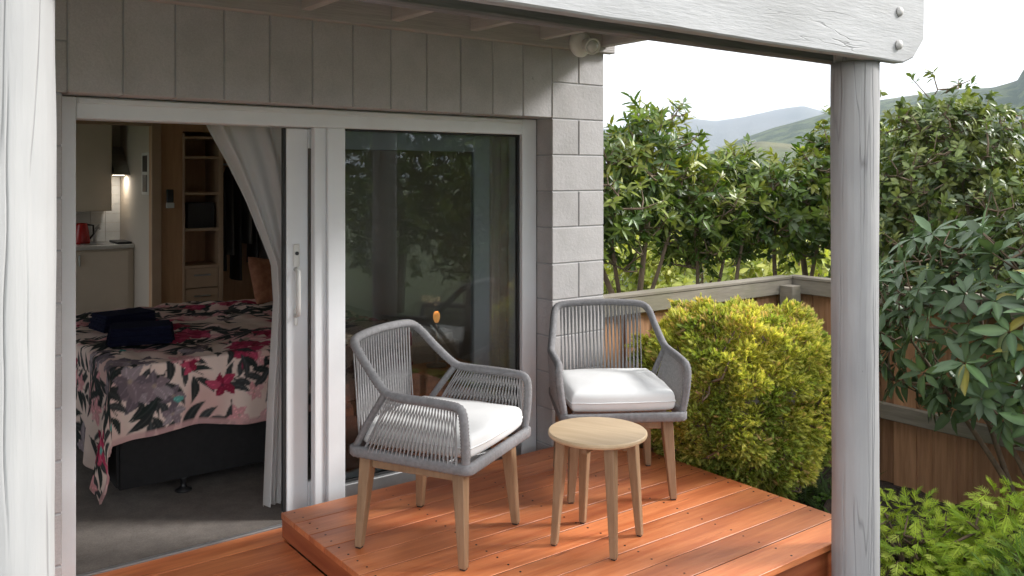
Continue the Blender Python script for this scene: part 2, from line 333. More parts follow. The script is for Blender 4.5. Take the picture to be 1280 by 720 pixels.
for i in range(-12, 2):                                   # wall left of the door
    z0 = 1.92 + .2*i; course(-5.2, .624 if i < 0 else .64, max(z0, -.46), z0 + .2, [(.64 - .4*q - (.2 if i % 2 else 0)) for q in range(16)])
mb = MB(); mb.box(3.046, 3.424, .005, .18, -.46, 2.318); mb.box(-5.195, 3.046, .005, .18, 1.93, 2.318); mb.box(-5.195, .618, .005, .18, -.46, 1.93)
mb.build('mortar', M['mortar'], house)
mb = MB(); mb.box(3.24, 3.43, .186, 6.7, -.46, 2.45); mb.build('side_wall', M['block'], house)
mb = MB(); mb.box(-1.76, -1.57, .186, 1.4, -.46, 2.45); mb.box(-1.76, -1.57, 4.3, 4.63, -.46, 2.45); mb.box(-1.76, -1.57, 1.4, 4.3, -.46, .6); mb.box(-1.76, -1.57, 1.4, 4.3, 2.25, 2.45); mb.box(-1.57, -.002, 4.53, 4.629, -.46, 2.45); mb.build('side_wall', M['block'], house)  # unseen opening added in the left wall to bring daylight into the bedroom
mb = MB(); mb.box(-.1, 3.43, 6.7, 6.89, -.46, 2.45); mb.build('rear_wall', M['block'], house)
mb = MB(); mb.box(-1.8, 3.47, -.05, 4.7, 2.505, 2.65); mb.box(-.1, 3.47, 4.7, 6.95, 2.505, 2.65); mb.build('upper_floor', M['ledger'], house)
bbox_obj('ledger', -5.2, 3.468, -.052, -.001, 2.305, 2.50, M['ledger'], house, .003)
# interior shell (structure)
def st(name, label, mb, m): o = mb.build(name, M[m]); return setp(o, label, 'wall' if 'wall' in name else name, kind='structure')
st('floor', 'grey brown carpet floor of the bedroom', MB().box(-1.57, 3.24, 3.828, 8.199, -.2, -.004).box(.0, 3.24, 8.199, 10.37, -.2, -.004), 'carpet')
st('ceiling', 'plain white bedroom ceiling', MB().box(-1.57, 3.24, 3.856, 8.199, 2.36, 2.44).box(.0, 3.24, 8.199, 10.37, 2.36, 2.44), 'ceil')
bw = MB()
bw.box(2.117, 2.384, 8.2, 8.3, 0, 2.36); bw.box(-1.57, .62, 8.1, 8.198, 0, 2.36); bw.box(.62, 2.117, 8.2, 8.3, 2.07, 2.36)
bw.box(2.384, 3.24, 8.62, 8.7, 0, 2.36); bw.box(2.384, 3.24, 8.2, 8.3, 2.02, 2.36); bw.box(2.33, 2.384, 8.3, 8.62, 0, 2.36)
st('wall_back', 'warm brown panelled wall at the back of the bedroom', bw, 'ply')
kw = MB(); kw.box(2.30, 2.33, 8.3, 10.2, 0, 2.36); kw.box(.2, 2.33, 10.2, 10.3, 0, 2.36); kw.box(0, .1, 8.3, 8.5, 0, 2.36); kw.box(0, .1, 10.0, 10.3, 0, 2.36); kw.box(0, .1, 8.5, 10.0, 0, .3); kw.box(0, .1, 8.5, 10.0, 2.15, 2.36); kw.box(.1, .2, 10.2, 10.3, 0, 2.36)  # left side has an unseen opening, added to light the kitchen
st('wall_kitchen', 'cream walls of the kitchen behind the bedroom', kw, 'iwall')
rw = MB(); rw.box(3.225, 3.239, 3.86, 8.2, 0, 2.36); rw.box(-1.569, -1.555, 3.86, 5.07, 0, 2.36); rw.box(-1.569, -1.555, 7.97, 8.09, 0, 2.36); rw.box(-1.569, -1.555, 5.07, 7.97, 0, .6); rw.box(-1.569, -1.555, 5.07, 7.97, 2.25, 2.36)  # left lining leaves the added daylight opening free
st('wall_side', 'cream painted side walls of the bedroom', rw, 'iwall')
tr = thing('door_casing', 'beige timber casing round the kitchen opening', 'door frame', (2.117, 8.2, 0))
bbox_obj('jamb', -.012, .075, -.03, -.001, 0, 2.14, M['trim'], tr, .006)
bbox_obj('head', -1.49, -.012, -.03, -.001, 2.055, 2.14, M['trim'], tr, .006)
bbox_obj('jamb', -1.57, -1.49, -.03, -.001, 0, 2.14, M['trim'], tr, .006)

# ------------------------------------------------------------------ sliding door
sd = thing('sliding_door', 'white framed sliding glass door standing half open in the block wall', 'sliding door', (.627, 3.80, 0))
def db(name, x0, x1, y0, y1, z0, z1, m='alu', parent=sd, bev=.004, off=(.627, 3.80)):
    return bbox_obj(name, x0-off[0], x1-off[0], y0-off[1], y1-off[1], z0, z1, M[m], parent, bev)
db('jamb', .627, .693, 3.80, 3.925, 0, 1.92); db('jamb', 2.936, 3.036, 3.80, 3.925, 0, 1.92)
db('head', .693, 2.936, 3.80, 3.925, 1.832, 1.92)
db('head_bead', .70, 2.93, 3.789, 3.7995, 1.893, 1.915, bev=.003)
db('sill', .693, 2.936, 3.80, 3.827, -.02, .006, 'track', bev=.002); db('sill_track', 1.59, 2.93, 3.884, 3.908, -.0035, .028, 'track', bev=.001)
db('mullion', 1.775, 1.866, 3.802, 3.866, .0065, 1.832); db('mullion', 1.715, 1.7745, 3.818, 3.862, .0065, 1.832)
db('bottom_rail', 1.866, 2.936, 3.81, 3.866, .012, .12, 'track')
db('gasket', 1.866, 2.936, 3.835, 3.85, .12, .132, 'gasket', bev=.001); db('gasket', 2.924, 2.936, 3.825, 3.85, .132, 1.832, 'gasket', bev=.001)
db('gasket', 1.866, 2.924, 3.825, 3.85, 1.822, 1.832, 'gasket', bev=.001)
db('pane', 1.866, 2.924, 3.838, 3.844, .13, 1.824, 'glass', bev=0)
lf = db('door_leaf', 1.602, 1.709, 3.878, 3.915, .03, 1.828)
lo = (1.6555, 3.8965, .929)
def lb(name, x0, x1, y0, y1, z0, z1, m='alu', bev=.004):
    return bbox_obj(name, x0-lo[0], x1-lo[0], y0-lo[1], y1-lo[1], z0-lo[2], z1-lo[2], M[m], lf, bev)
lb('stile', 2.664, 2.77, 3.878, 3.915, .03, 1.828); lb('top_rail', 1.709, 2.664, 3.879, 3.914, 1.735, 1.828); lb('bottom_rail', 1.709, 2.664, 3.879, 3.914, .03, .15)
lb('pane', 1.709, 2.664, 3.893, 3.899, .15, 1.735, 'glass', 0); lb('seal', 1.588, 1.6015, 3.885, 3.908, .03, 1.828, 'gasket', .001)
hm = MB(); hm.tube([(0,0,-.11),(0,-.034,-.10),(-.004,-.042,-.05),(-.004,-.042,.05),(0,-.034,.10),(0,0,.11)], [.010,.011,.012,.012,.011,.010], 10)
hm.build('handle', M['plastic'], lf, (1.645-lo[0], 3.876-lo[1], 1.055-lo[2]), smooth=True)
lp = lb('lock_plate', 1.632, 1.664, 3.868, 3.8775, 1.175, 1.285, 'plastic', .006)
MB().lathe([(.0,-.001),(.009,-.001),(.009,.004),(0,.004)], 14).build('keyhole', M['black'], lp, (0, -.006, .01), rot=(R(90), 0, 0))
lb('lock_plate', 1.636, 1.655, 3.868, 3.8775, .90, .985, 'plastic', .005)

# ------------------------------------------------------------------ veranda: posts, bearers, joists
ver = thing('veranda', 'veranda frame of round white posts and heavy painted beams over the deck', 'veranda', (3.146, 1.924, -.46))
VO = Vector((3.146, 1.924, -.46))
def round_post(cx, cy, z0, z1, r, seed, face):
    rnd_ = random.Random(seed); n = 420; K = 70; cracks = []
    for _ in range(15):
        a0 = R(face) + rnd_.uniform(-1.6, 1.6); zc = rnd_.uniform(z0+.2, z1); hl = rnd_.uniform(.12, .75); cracks.append((a0, zc, hl, rnd_.uniform(.0025, .0075), rnd_.uniform(-.10, .10), rnd_.uniform(0, 9)))
    Z = np.linspace(z0, z1, K+1); Aa = np.arange(n)*2*math.pi/n; rad = np.empty((K+1, n))
    for i, z in enumerate(Z):
        for j, a in enumerate(Aa):
            c_, s_ = math.cos(a), math.sin(a)
            rad[i, j] = r + mnoise.noise(Vector((c_*1.1, s_*1.1, z*.9+seed)))*.006 + mnoise.noise(Vector((c_*7, s_*7, z*1.3+seed)))*.0008 + mnoise.noise(Vector((c_*2.5, s_*2.5, z*6+seed)))*.002
    for a0, zc, hl, dep, sl, ph in cracks:
        dep *= .8
        ac = a0 + sl*(Z-zc)/.5 + .035*np.sin(Z*7+ph) + .015*np.sin(Z*23+ph*2); env = np.clip(1-((Z-zc)/hl)**2, 0, 1)**.5
        dlt = (Aa[None, :] - ac[:, None] + math.pi) % (2*math.pi) - math.pi
        rad -= dep*env[:, None]*np.exp(-(dlt/.013)**2)
    rings = [[(cx + rad[i, j]*math.cos(Aa[j]) - VO.x, cy + rad[i, j]*math.sin(Aa[j]) - VO.y, Z[i] - VO.z) for j in range(n)] for i in range(K+1)]
    return MB().loft(rings)
rpst = round_post(3.146, 1.924, -.46, 2.047, .09, 3, -140).build('post', M['post_grey'], ver, smooth=True); rpst['label'] = 'round grey white post with long vertical cracks at the deck corner'
lpst = round_post(.219, 1.924, -.08, 2.047, .092, 11, -95).build('post', M['post'], ver, smooth=True); lpst['label'] = 'round flaking white post by the open side of the door'
for px_ in (3.146, .212): bbox_obj('post_tenon', px_-.07-VO.x, px_+.07-VO.x, 1.853-VO.y, 1.977-VO.y, 2.048-VO.z, 2.30-VO.z, M['post'], ver, .004)
# outer bearer with a chamfered lower corner, its face hewn a little unevenly
def bearer(y0, y1, x0, x1, z0, z1, ch, name, m, n=120):
    rings = []
    for i in range(n+1):
        x = x0 + (x1-x0)*i/n
        zb = z0 + (max(0, x-(x1-ch))*1.0 if ch else 0)
        w = mnoise.noise(Vector((x*2.2, z0, y0)))*.003 + mnoise.noise(Vector((x*9, z0, y0)))*.002; w2 = mnoise.noise(Vector((x*3.2, 8, y0)))*.003
        ring = [(x, y0+w2, z1), (x, y0 + w*.5, (zb+z1)/2), (x, y0+.003+w2, zb+.006+w), (x, y0+.009, zb+w), (x, y1-.004, zb+w*.6), (x, y1, zb+.004), (x, y1, z1)]
        rings.append([(p[0]-VO.x, p[1]-VO.y, p[2]-VO.z) for p in ring])
    return MB().loft(rings).build(name, M[m], ver)
ob = bearer(1.80, 1.852, -5.4, 3.442, 2.05, 2.333, .10, 'bearer', 'beam'); ob['label'] = 'wide rough white beam with bolt heads and a cut corner'
ib = bearer(1.978, 2.03, -5.4, 3.15, 2.052, 2.333, 0, 'bearer', 'inner'); ib['label'] = 'inner beam behind the white one, its shade put into the colour'
for (bx_, bz_) in ((3.245, 2.115), (3.25, 2.245), (.212, 2.115), (.212, 2.245)):
    MB().lathe([(0,-.001),(.019,-.001),(.019,.004),(.016,.010),(.008,.014),(0,.015)], 18).build('bolt_head', M['bolt'], ob, (bx_-VO.x, 1.799-VO.y, bz_-VO.z), smooth=True, rot=(R(90),0,0))
for i in range(20):
    xj = 3.383 - .45*i
    bbox_obj('joist', xj-.0225-VO.x, xj+.0225-VO.x, 1.806-VO.y, 3.616-VO.y, 2.336-VO.z, 2.476-VO.z, M['joist'], ver, .003)
for i in range(14):
    y0 = 1.76 + .1345*i
    bbox_obj('roof_board', -5.4-VO.x, 3.47-VO.x, y0-VO.y, min(y0+.130, 3.61)-VO.y, 2.478-VO.z, 2.500-VO.z, M['ledger'], ver, .002)
bl = thing('bulkhead_lamp', 'small white round eyeball lamp under the joists by the wall corner', 'lamp', (3.19, 3.617, 2.335))
MB().lathe([(0,0),(.072,0),(.074,.012),(.066,.03),(.05,.042),(0,.045)], 28).build('base', M['plastic'], bl, smooth=True, rot=(R(90),0,0))
hd = MB().lathe([(0,0),(.034,0),(.04,.05),(.046,.085),(.044,.09),(.038,.086),(0,.084)], 24).build('lamp_head', M['plastic'], bl, (.02,-.035,-.005), smooth=True, rot=(R(105), 0, R(-15)))
MB().lathe([(0,0),(.037,0),(.03,.010),(.016,.016),(0,.018)], 20).build('lens', M['lens'], hd, (0,0,.083), smooth=True)

# ------------------------------------------------------------------ decks
low = thing('lower_deck', 'lower orange stained timber deck along the door threshold', 'deck', (-5.2, 0, -.03))
for i in range(6):
    y1 = 3.796 - .15*i; xe = 3.03 if i == 0 else 1.497
    bbox_obj('board', 0, xe+5.2, y1-.144, y1, .005, .03, M['deck'], low, .001)
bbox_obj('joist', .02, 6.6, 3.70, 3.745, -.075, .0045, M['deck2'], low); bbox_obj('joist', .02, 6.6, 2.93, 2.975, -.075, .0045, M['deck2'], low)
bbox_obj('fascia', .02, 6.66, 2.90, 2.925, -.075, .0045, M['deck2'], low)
st('bounce_slab', 'unseen grey concrete slab added before the decks for neutral bounced light', MB().box(-5.6, 1.46, -1.6, 3.66, -.40, -.08), 'bounce_slab')  # unseen slab, added to keep the light bounced under the roof neutral
plat = thing('deck_platform', 'raised orange stained timber platform holding the chairs and table', 'deck', (1.488, 2.02, 0))
for i in range(11):
    dz = random.uniform(-.0008, .0008)
    bbox_obj('board', 0, 1.925 + random.uniform(-.002, .002), .15*i, .15*i+.144, .095+dz, .12+dz, M['deck'], plat, .001, share=False)
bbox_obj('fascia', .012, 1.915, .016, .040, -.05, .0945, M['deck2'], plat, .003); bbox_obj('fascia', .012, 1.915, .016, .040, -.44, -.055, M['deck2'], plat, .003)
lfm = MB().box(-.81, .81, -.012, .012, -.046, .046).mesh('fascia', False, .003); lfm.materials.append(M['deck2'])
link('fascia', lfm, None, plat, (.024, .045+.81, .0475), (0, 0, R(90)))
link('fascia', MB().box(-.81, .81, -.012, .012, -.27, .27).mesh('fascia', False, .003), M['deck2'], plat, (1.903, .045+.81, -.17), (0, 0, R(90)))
for i in range(10): bbox_obj('gap_shade', .004, 1.92, .15*i+.1442, .15*(i+1)-.0002, .097, .1172, M['soil'], plat, 0)  # dark strips stand in for the shade between platform boards
for i in range(5): bbox_obj('gap_shade', .004, 6.69, 3.796-.15*(i+1)+.0002, 3.796-.15*i-.1442, .007, .0272, M['soil'], low, 0)  # lower deck: gap shade put in as dark strips
sm = MB()
for i in range(11):
    for xx in (.05, .50, .97, 1.43, 1.88):
        for dy in (.035, .11):
            sm.lathe([(0,.1188),(.0042,.1188),(.0042,.1212),(0,.1212)], 8, (xx+random.uniform(-.006,.006), .15*i+dy+random.uniform(-.006,.006), 0))
o = sm.build('screw_heads', M['foot'], plat); o['kind'] = 'stuff'

# ------------------------------------------------------------------ chairs and table
def spline(pts, n=8):
    P = [Vector(p) for p in pts]; P = [P[0]*2-P[1]] + P + [P[-1]*2-P[-2]]; o = []
    for i in range(1, len(P)-2):
        for k in range(n):
            t = k/n; a, b2, c, d = P[i-1], P[i], P[i+1], P[i+2]
            o.append(.5*((2*b2) + (c-a)*t + (2*a-5*b2+4*c-d)*t*t + (-a+3*b2-3*c+d)*t**3))
    o.append(P[-2]); return o
def on_path(path, f):
    L = [0]
    for a, b2 in zip(path[:-1], path[1:]): L.append(L[-1] + (b2-a).length)
    x = f*L[-1]
    for i in range(len(path)-1):
        if x <= L[i+1] + 1e-9: return path[i].lerp(path[i+1], (x-L[i])/max(1e-9, L[i+1]-L[i]))
    return path[-1]
def rope_tube(mb, path, r, turns_len=.013):
    """tube whose radius ripples like wound cord"""
    L = sum((b2-a).length for a, b2 in zip(path[:-1], path[1:])); n = max(8, int(L/turns_len*2))
    pts = [on_path(path, i/n) for i in range(n+1)]
    mb.tube(pts, [r + (.0016 if i % 2 else -.0012) for i in range(n+1)], 10)
def make_chair(label, loc, rz):
    t = thing('rope_armchair', label, 'armchair', loc, rz, 'rope armchairs on the platform')
    half = [(.27,.262,.40),(.288,.268,.50),(.296,.266,.585),(.294,.252,.617),(.292,.215,.626),(.292,.10,.631),(.290,-.03,.634),(.281,-.09,.650),(.262,-.172,.722),(.248,-.232,.784),(.232,-.262,.812),(.195,-.276,.826),(.10,-.286,.832),(0,-.288,.834)]
    path = spline(half + [(-x, y, z) for x, y, z in reversed(half[:-1])], 5)
    fb = MB(); rope_tube(fb, path, .0172); fb.build('arm_and_back_frame', M['rope'], t, smooth=True)
    for s in (-1, 1):
        sp = MB(); rope_tube(sp, spline([(s*.286,-.08,.642),(s*.264,-.17,.52),(s*.245,-.245,.405)], 6), .0135); sp.build('back_support', M['rope'], t, smooth=True)
    # seat rail: rope-wrapped rounded rectangle
    rr = []
    for cx, cy, a0 in ((.255,.255,0),(-.255,.255,90),(-.235,-.235,180),(.235,-.235,270)):
        for k in range(7):
            a = R(a0 + 15*k); rr.append(Vector((cx + .025*math.cos(a), cy + .025*math.sin(a), .392)))
    ring = rr + [rr[0]]; N = 200
    sr = MB(); rings = []
    for i in range(N):
        p = on_path(ring, i/N); q = on_path(ring, ((i+1) % N)/N); tg = (q-p).normalized(); nr = Vector((tg.y, -tg.x, 0)); w = .001 if i % 2 else -.001
        rings.append([p + nr*(c*(.014+w)) + Vector((0,0,h*(.021+w))) for c, h in ((1,-.7),(1,.7),(.6,1),(-.6,1),(-1,.7),(-1,-.7),(-.6,-1),(.6,-1))])
    rings.append(rings[0]); sr.loft(rings, False); sr.build('seat_rail', M['rope'], t, smooth=True)
    sl = MB()
    for k in range(9): sl.box(-.215, .215, -.22+.05*k, -.20+.05*k, .385, .400)
    sl.build('seat_slats', M['cord'], t)
    def cord(mb, a, b2, r=.0027): mb.tube([a, b2], r, 5, False)
    top = [p for p in path]; L = len(top)
    bk = MB(); NB = 44
    for i in range(NB):
        x = -.205 + .41*i/(NB-1)
        f = min(range(L), key=lambda k: abs(top[k].x - x) + (1 if top[k].z < .80 else 0)); a = top[f].copy(); a.x = x
        j = (.010 if i % 2 else -.010)
        cord(bk, a + Vector((0, .006 if i % 2 else -.006, -.005)), Vector((x*.98 + j, -.252, .40)))
        if i % 2: cord(bk, a + Vector((.004, -.012, -.005)), Vector((x*.98 - .004, -.262, .40)))
    bk.build('back_cords', M['cord'], t)
    for s in (-1, 1):
        arm = [Vector((s*.292,-.06,.636)), Vector((s*.292,.10,.629)), Vector((s*.292,.235,.618))]; rail = [Vector((s*.262,-.20,.40)), Vector((s*.276,.235,.40))]
        am = MB(); n = 25
        for i in range(n):
            f = i/(n-1); f2 = min(1, max(0, f + .075)); f3 = min(1, max(0, f - .075))
            cord(am, on_path(arm, f) + Vector((s*.010,0,0)), on_path(rail, f2) + Vector((s*.012,0,0)))
            cord(am, on_path(arm, f) + Vector((-s*.006,0,0)), on_path(rail, f3) + Vector((-s*.004,0,0)))
        am.build('arm_cords', M['cord'], t)
    for sx in (-1, 1):
        for sy in (-1, 1):
            lg = MB().taper((sx*.237, sy*.235, .006), (sx*.212, sy*.208, .37), .030, .052).build('leg', M['leg'], t, bevel=.003)
            MB().box(sx*.237-.011, sx*.237+.011, sy*.235-.011, sy*.235+.011, 0, .0055).build('foot_pad', M['foot'], lg)
    for sy in (-1, 1): bbox_obj('wood_rail', -.188, .188, sy*.21-.011, sy*.21+.011, .322, .364, M['leg'], t, .003)
    for sx in (-1, 1): bbox_obj('wood_rail', sx*.212-.011, sx*.212+.011, -.185, .185, .322, .364, M['leg'], t, .003)
    # cushion
    bm = bmesh.new(); bmesh.ops.create_grid(bm, x_segments=1, y_segments=1, size=1); bm.free()
    n = 28; V = []; F = []
    def cush(u, v, side):
        # superellipse footprint with puffed faces
        e = 1.0; x = u*.250; y = v*.258 + .022
        k = max(abs(u), abs(v)); rim = (1 - k**14)
        h = .050*(max(0, rim)**.36) + .012*(1-u*u)*(1-v*v)
        cr = 1 - .05*(abs(u)*abs(v))**3
        return (x*cr, y*cr, .459 + (h if side else -h*.95) + (.003*mnoise.noise(Vector((u*3, v*3, 1))) if side else 0))
    gr = [math.sin(math.pi/2*(-1 + 2*i/n)) for i in range(n+1)]
    cm = MB()
    for side in (1, 0):
        vs = [cush(gr[i], gr[j], side) for j in range(n+1) for i in range(n+1)]
        cm.add(vs, [((j*(n+1)+i), (j*(n+1)+i+1), ((j+1)*(n+1)+i+1), ((j+1)*(n+1)+i)) for j in range(n) for i in range(n)])
    cu = cm.build('cushion', M['cush'], t, smooth=True)
    pp = []
    for i in range(n): pp.append(cush(gr[i], -1, 1))
    for i in range(n): pp.append(cush(1, gr[i], 1))
    for i in range(n): pp.append(cush(gr[n-i], 1, 1))
    for i in range(n): pp.append(cush(-1, gr[n-i], 1))
    MB().tube([Vector(p) for p in pp[::2]], .0035, 6, closed=True).build('piping', M['cush'], cu, smooth=True)
    return t
a1 = math.atan2(-.881, .474) - math.pi/2; make_chair('rope armchair with white cushion standing before the closed window pane', (1.919, 3.040, .12), a1)
a2 = math.atan2(-.85, -.527) - math.pi/2; make_chair('rope armchair with white cushion between the block pillar and round table', (2.909, 3.06, .12), a2)
ta = thing('side_table', 'small round pale wooden side table with four splayed legs', 'table', (2.404, 2.612, .12), math.atan2(-.238, .098))
MB().lathe([(0,.428),(.194,.428),(.199,.431),(.2015,.438),(.2005,.445),(.197,.4485),(0,.449)], 72).build('table_top', M['ttop'], ta)
for sx in (-1, 1):
    for sy in (-1, 1):
        lg = MB().taper((sx*.130, sy*.130, .005), (sx*.105, sy*.105, .427), .026, .044).build('leg', M['leg'], ta, bevel=.003)
        MB().box(sx*.13-.009, sx*.13+.009, sy*.13-.009, sy*.13+.009, 0, .0048).build('foot_pad', M['foot'], lg)
bbox_obj('apron', -.128, .128, -.012, .012, .385, .4275, M['leg'], ta, .003); bbox_obj('apron', -.012, .012, -.128, -.0125, .385, .4275, M['leg'], ta, .003); bbox_obj('apron', -.012, .012, .0125, .128, .385, .4275, M['leg'], ta, .003)

# ------------------------------------------------------------------ bedroom
bed = thing('bed', 'black upholstered bed base with mattress inside the open door', 'bed', (1.0, 4.5, 0))
bbox_obj('base', 0, 2.03, .0, 1.8, .075, .40, M['blackfab'], bed, .015, 2); bbox_obj('mattress', .01, 2.02, .01, 1.79, .402, .625, M['mattress'], bed, .05, 3)
for lx, ly in ((.33,.06),(1.7,.06),(.33,1.74),(1.7,1.74)):
    MB().lathe([(0,0),(.042,0),(.042,.008),(.02,.016),(.013,.03),(.013,.055),(.03,.0745),(0,.0745)], 18).build('leg', M['black'], bed, (lx, ly, -.004), smooth=True)
# duvet: printed cloth
sp_ = .007; S = np.arange(-.56, 1.62, sp_); T = np.arange(-.385, 1.95, sp_); nx, ny = len(S), len(T)
SS, TT = np.meshgrid(S, T)
colr = np.empty((ny, nx, 3)); colr[:] = (.76, .61, .54)
def fbm(x, y, s, sd):
    out_ = np.zeros_like(x); r2 = np.random.default_rng(sd)
    for k in range(6):
        a = r2.uniform(0, 6.28); f = s*r2.uniform(.6, 1.8); out_ += np.sin(f*(x*math.cos(a)+y*math.sin(a)) + r2.uniform(0, 6.28))
    return out_/3
wash = np.clip(fbm(SS, TT, 9, 1), 0, 1)[..., None]; colr = colr*(1-.55*wash) + np.array((.62,.30,.29))*.55*wash
def paint(mask, c, a=1.0):
    m2 = (mask*a)[..., None]; colr[:] = colr*(1-m2) + np.array(c)*m2
def pleaf(x, y, ang, L, w, c, vein=True, a=1.):
    dx, dy = SS-x, TT-y; u = (dx*math.cos(ang)+dy*math.sin(ang))/L; v = (-dx*math.sin(ang)+dy*math.cos(ang))/L
    uu = np.clip(u, 0, 1); prof = w*np.sin(math.pi*uu**.8)**.9; v = v - .12*np.sin(uu*3)
    m = np.clip((prof-np.abs(v))/.03, 0, 1)*((u > 0) & (u < 1)); paint(m, c, a)
    if vein: paint(np.clip(1-np.abs(v)/.035, 0, 1)*((u > .05) & (u < .95)), tuple(q*2.2+.02 for q in c), .5)
def stem(x, y, ang, L, c=(.03,.03,.03), w=.0045):
    dx, dy = SS-x, TT-y; u = dx*math.cos(ang)+dy*math.sin(ang); v = -dx*math.sin(ang)+dy*math.cos(ang)-.15*u*u/L
    paint(np.clip((w-np.abs(v))/.004, 0, 1)*((u > 0) & (u < L)), c)
pr = random.Random(5)
DARK = [(.030,.034,.034),(.045,.048,.050),(.022,.030,.028)]; MAG = [(.36,.035,.085),(.46,.07,.13),(.24,.02,.05)]; MAU = [(.22,.17,.19),(.30,.25,.27),(.15,.12,.14)]; PNK = [(.62,.30,.31),(.66,.38,.38)]
def flower(x, y, r, pal, n=6):
    a0 = pr.uniform(0, 6)
    for k in range(n): pleaf(x, y, a0 + k*6.283/n + pr.uniform(-.2,.2), r*pr.uniform(.8,1.15), .30, pr.choice(pal))
    d = np.hypot(SS-x, TT-y); paint(np.clip((r*.16-d)/.01, 0, 1), (.12,.02,.04) if pal is MAG else (.35,.28,.22))
def spray(x, y, ang, L, n=5):
    stem(x, y, ang, L*1.1)
    for k in range(n):
        f = (k+.6)/n; sx = x + math.cos(ang)*L*f; sy = y + math.sin(ang)*L*f
        pleaf(sx, sy, ang + (1 if k % 2 else -1)*pr.uniform(.5,.95), L*pr.uniform(.55,.8), .15, pr.choice(DARK))
    pleaf(x+math.cos(ang)*L, y+math.sin(ang)*L, ang, L*.6, .15, pr.choice(DARK))
for _ in range(16): flower(pr.uniform(-.4,1.5), pr.uniform(-.3,1.9), pr.uniform(.1,.17), PNK, 5)
for gx in range(11):
    for gy in range(11):
        x = -.52 + gx*.21 + pr.uniform(-.12,.12); y = -.36 + gy*.225 + pr.uniform(-.12,.12)
        spray(x, y, pr.uniform(0, 6.28), pr.uniform(.17,.29), pr.choice((5,6,7)))
for gx in range(8):
    for gy in range(8):
        x = -.45 + gx*.28 + pr.uniform(-.13,.13); y = -.25 + gy*.29 + pr.uniform(-.13,.13); q = pr.random()
        pal = MAG if q < .45 else (PNK if q < .68 else MAU)
        for _ in range(pr.choice((2,3,3)) if q < .8 else 2): flower(x+pr.uniform(-.11,.11), y+pr.uniform(-.11,.11), pr.uniform(.05,.095), pal, pr.choice((5,6)))
flower(.05,-.10,.10,MAU,6); flower(.16,-.14,.09,MAU,5); flower(-.40,.05,.09,MAG,6); flower(-.36,-.12,.09,MAG,6); flower(.62,-.02,.11,MAG,6); flower(.72,.10,.10,MAG,6); spray(-.12,-.05,-1.2,.2,5); spray(.48,.1,-.9,.2,5)
for x, y in ((.3,-.24),(-.05,-.27),(.9,-.2),(.12,.4),(-.33,-.22)): pleaf(x, y, pr.uniform(0,6), .06, .3, (.12,.36,.32))
edge = np.clip((.035-(TT-T[0]))/.012, 0, 1); paint(edge, (.60,.36,.35), .8)
lum = fbm(SS, TT, 60, 3)[..., None]*.03; colr = np.clip(colr*(1+lum), 0.004, 1)
ex = np.maximum(0, 0-SS); ey = np.maximum(0, 0-TT); top = .685
drop = np.hypot(ex, ey); flare = .08 + .06*np.clip(np.minimum(ex, ey)/.2, 0, 1)
wv = np.sin(SS*17+1.2*np.sin(SS*5))*.018*np.clip(ey/.3, 0, 1) + np.sin(SS*41+TT*3)*.004*np.clip(ey/.3,0,1); wx = np.sin(TT*15+1)*.02*np.clip(ex/.4, 0, 1)
rnd = np.clip(drop/.05, 0, 1)
X = 1.0 + np.maximum(SS, 0) - .035*np.clip(ex/.04, 0, 1) - flare*ex + wx + .0
Y = 4.5 + np.maximum(TT, 0) - .035*np.clip(ey/.04, 0, 1) - flare*ey + wv - .015*fbm(SS, TT, 8, 9)*np.clip(ey/.3,0,1)
wr = fbm(SS, TT, 11, 21)*.012 + np.abs(fbm(SS, TT, 19, 22))*.010 + fbm(SS, TT, 33, 23)*.004
Z = top + .018*np.clip(fbm(SS, TT, 5, 4), -1, 1)*(drop < .02) + wr*np.exp(-drop/.12) - np.where(drop < .05, drop*drop*8, .02 + (drop-.05)*.985) + (fbm(SS, TT, 9, 31)*.02*np.clip(ey/.25, 0, 1))
eg = np.minimum(np.minimum(SS-S[0], S[-1]-SS), np.minimum(TT-T[0], T[-1]-TT))
i = np.arange((ny-1)*(nx-1)); r_, c_ = i//(nx-1), i%(nx-1); a = r_*nx + c_
dm = np_mesh('duvet', np.stack([X, Y, Z], -1).reshape(-1, 3), [np.stack([a, a+1, a+nx+1, a+nx], 1)], colr.reshape(-1, 3), True)
du = link('duvet', dm, M['duvet']); setp(du, 'duvet cover printed with crimson flowers and dark leaves draped over the bed', 'duvet')
so = du.modifiers.new('thickness', 'SOLIDIFY'); so.thickness = .012; so.offset = -1
def towel(label, loc, rz, w, d):
    t = thing('towel', label, 'towel', loc, rz, 'folded navy towels on the bed')
    for k in range(3): bbox_obj('fold', -w/2+.006*k, w/2-.004*k, -d/2, d/2-.008*k, .001+.031*k, .032+.031*k, M['navy'], t, .014, 3, False)
towel('folded navy towel lying nearer the kitchen end of the bed', (1.245, 5.46, .712), R(10), .33, .25); towel('folded navy towel lying on the door side of the other towel', (1.225, 4.97, .708), R(-14), .34, .26)
cm = MB(); n = 14
rings = [[(.02+.0*k, 0, 0)] for k in range(2)]
def pillow(name, label, loc, rot, w, h, th, m):
    vs = []; fs = []; n = 16; mbp = MB(); gr = [math.sin(math.pi/2*(-1+2*i/n)) for i in range(n+1)]
    for s in (1, -1):
        mbp.add([(u*w/2*(1-.06*(1-v*v)), v*h/2*(1-.06*(1-u*u)), s*th/2*((1-u**4)*(1-v**4))**.5) for v in gr for u in gr], [(j*(n+1)+i, j*(n+1)+i+1, (j+1)*(n+1)+i+1, (j+1)*(n+1)+i) for j in range(n) for i in range(n)])
    return setp(mbp.build(name, M[m], None, loc, True, rot=rot), label, 'cushion')
pillow('cushion', 'rust patterned cushion propped at the far side of the bed', (2.42, 6.12, .835), (R(68), R(8), R(25)), .40, .36, .13, 'rust')
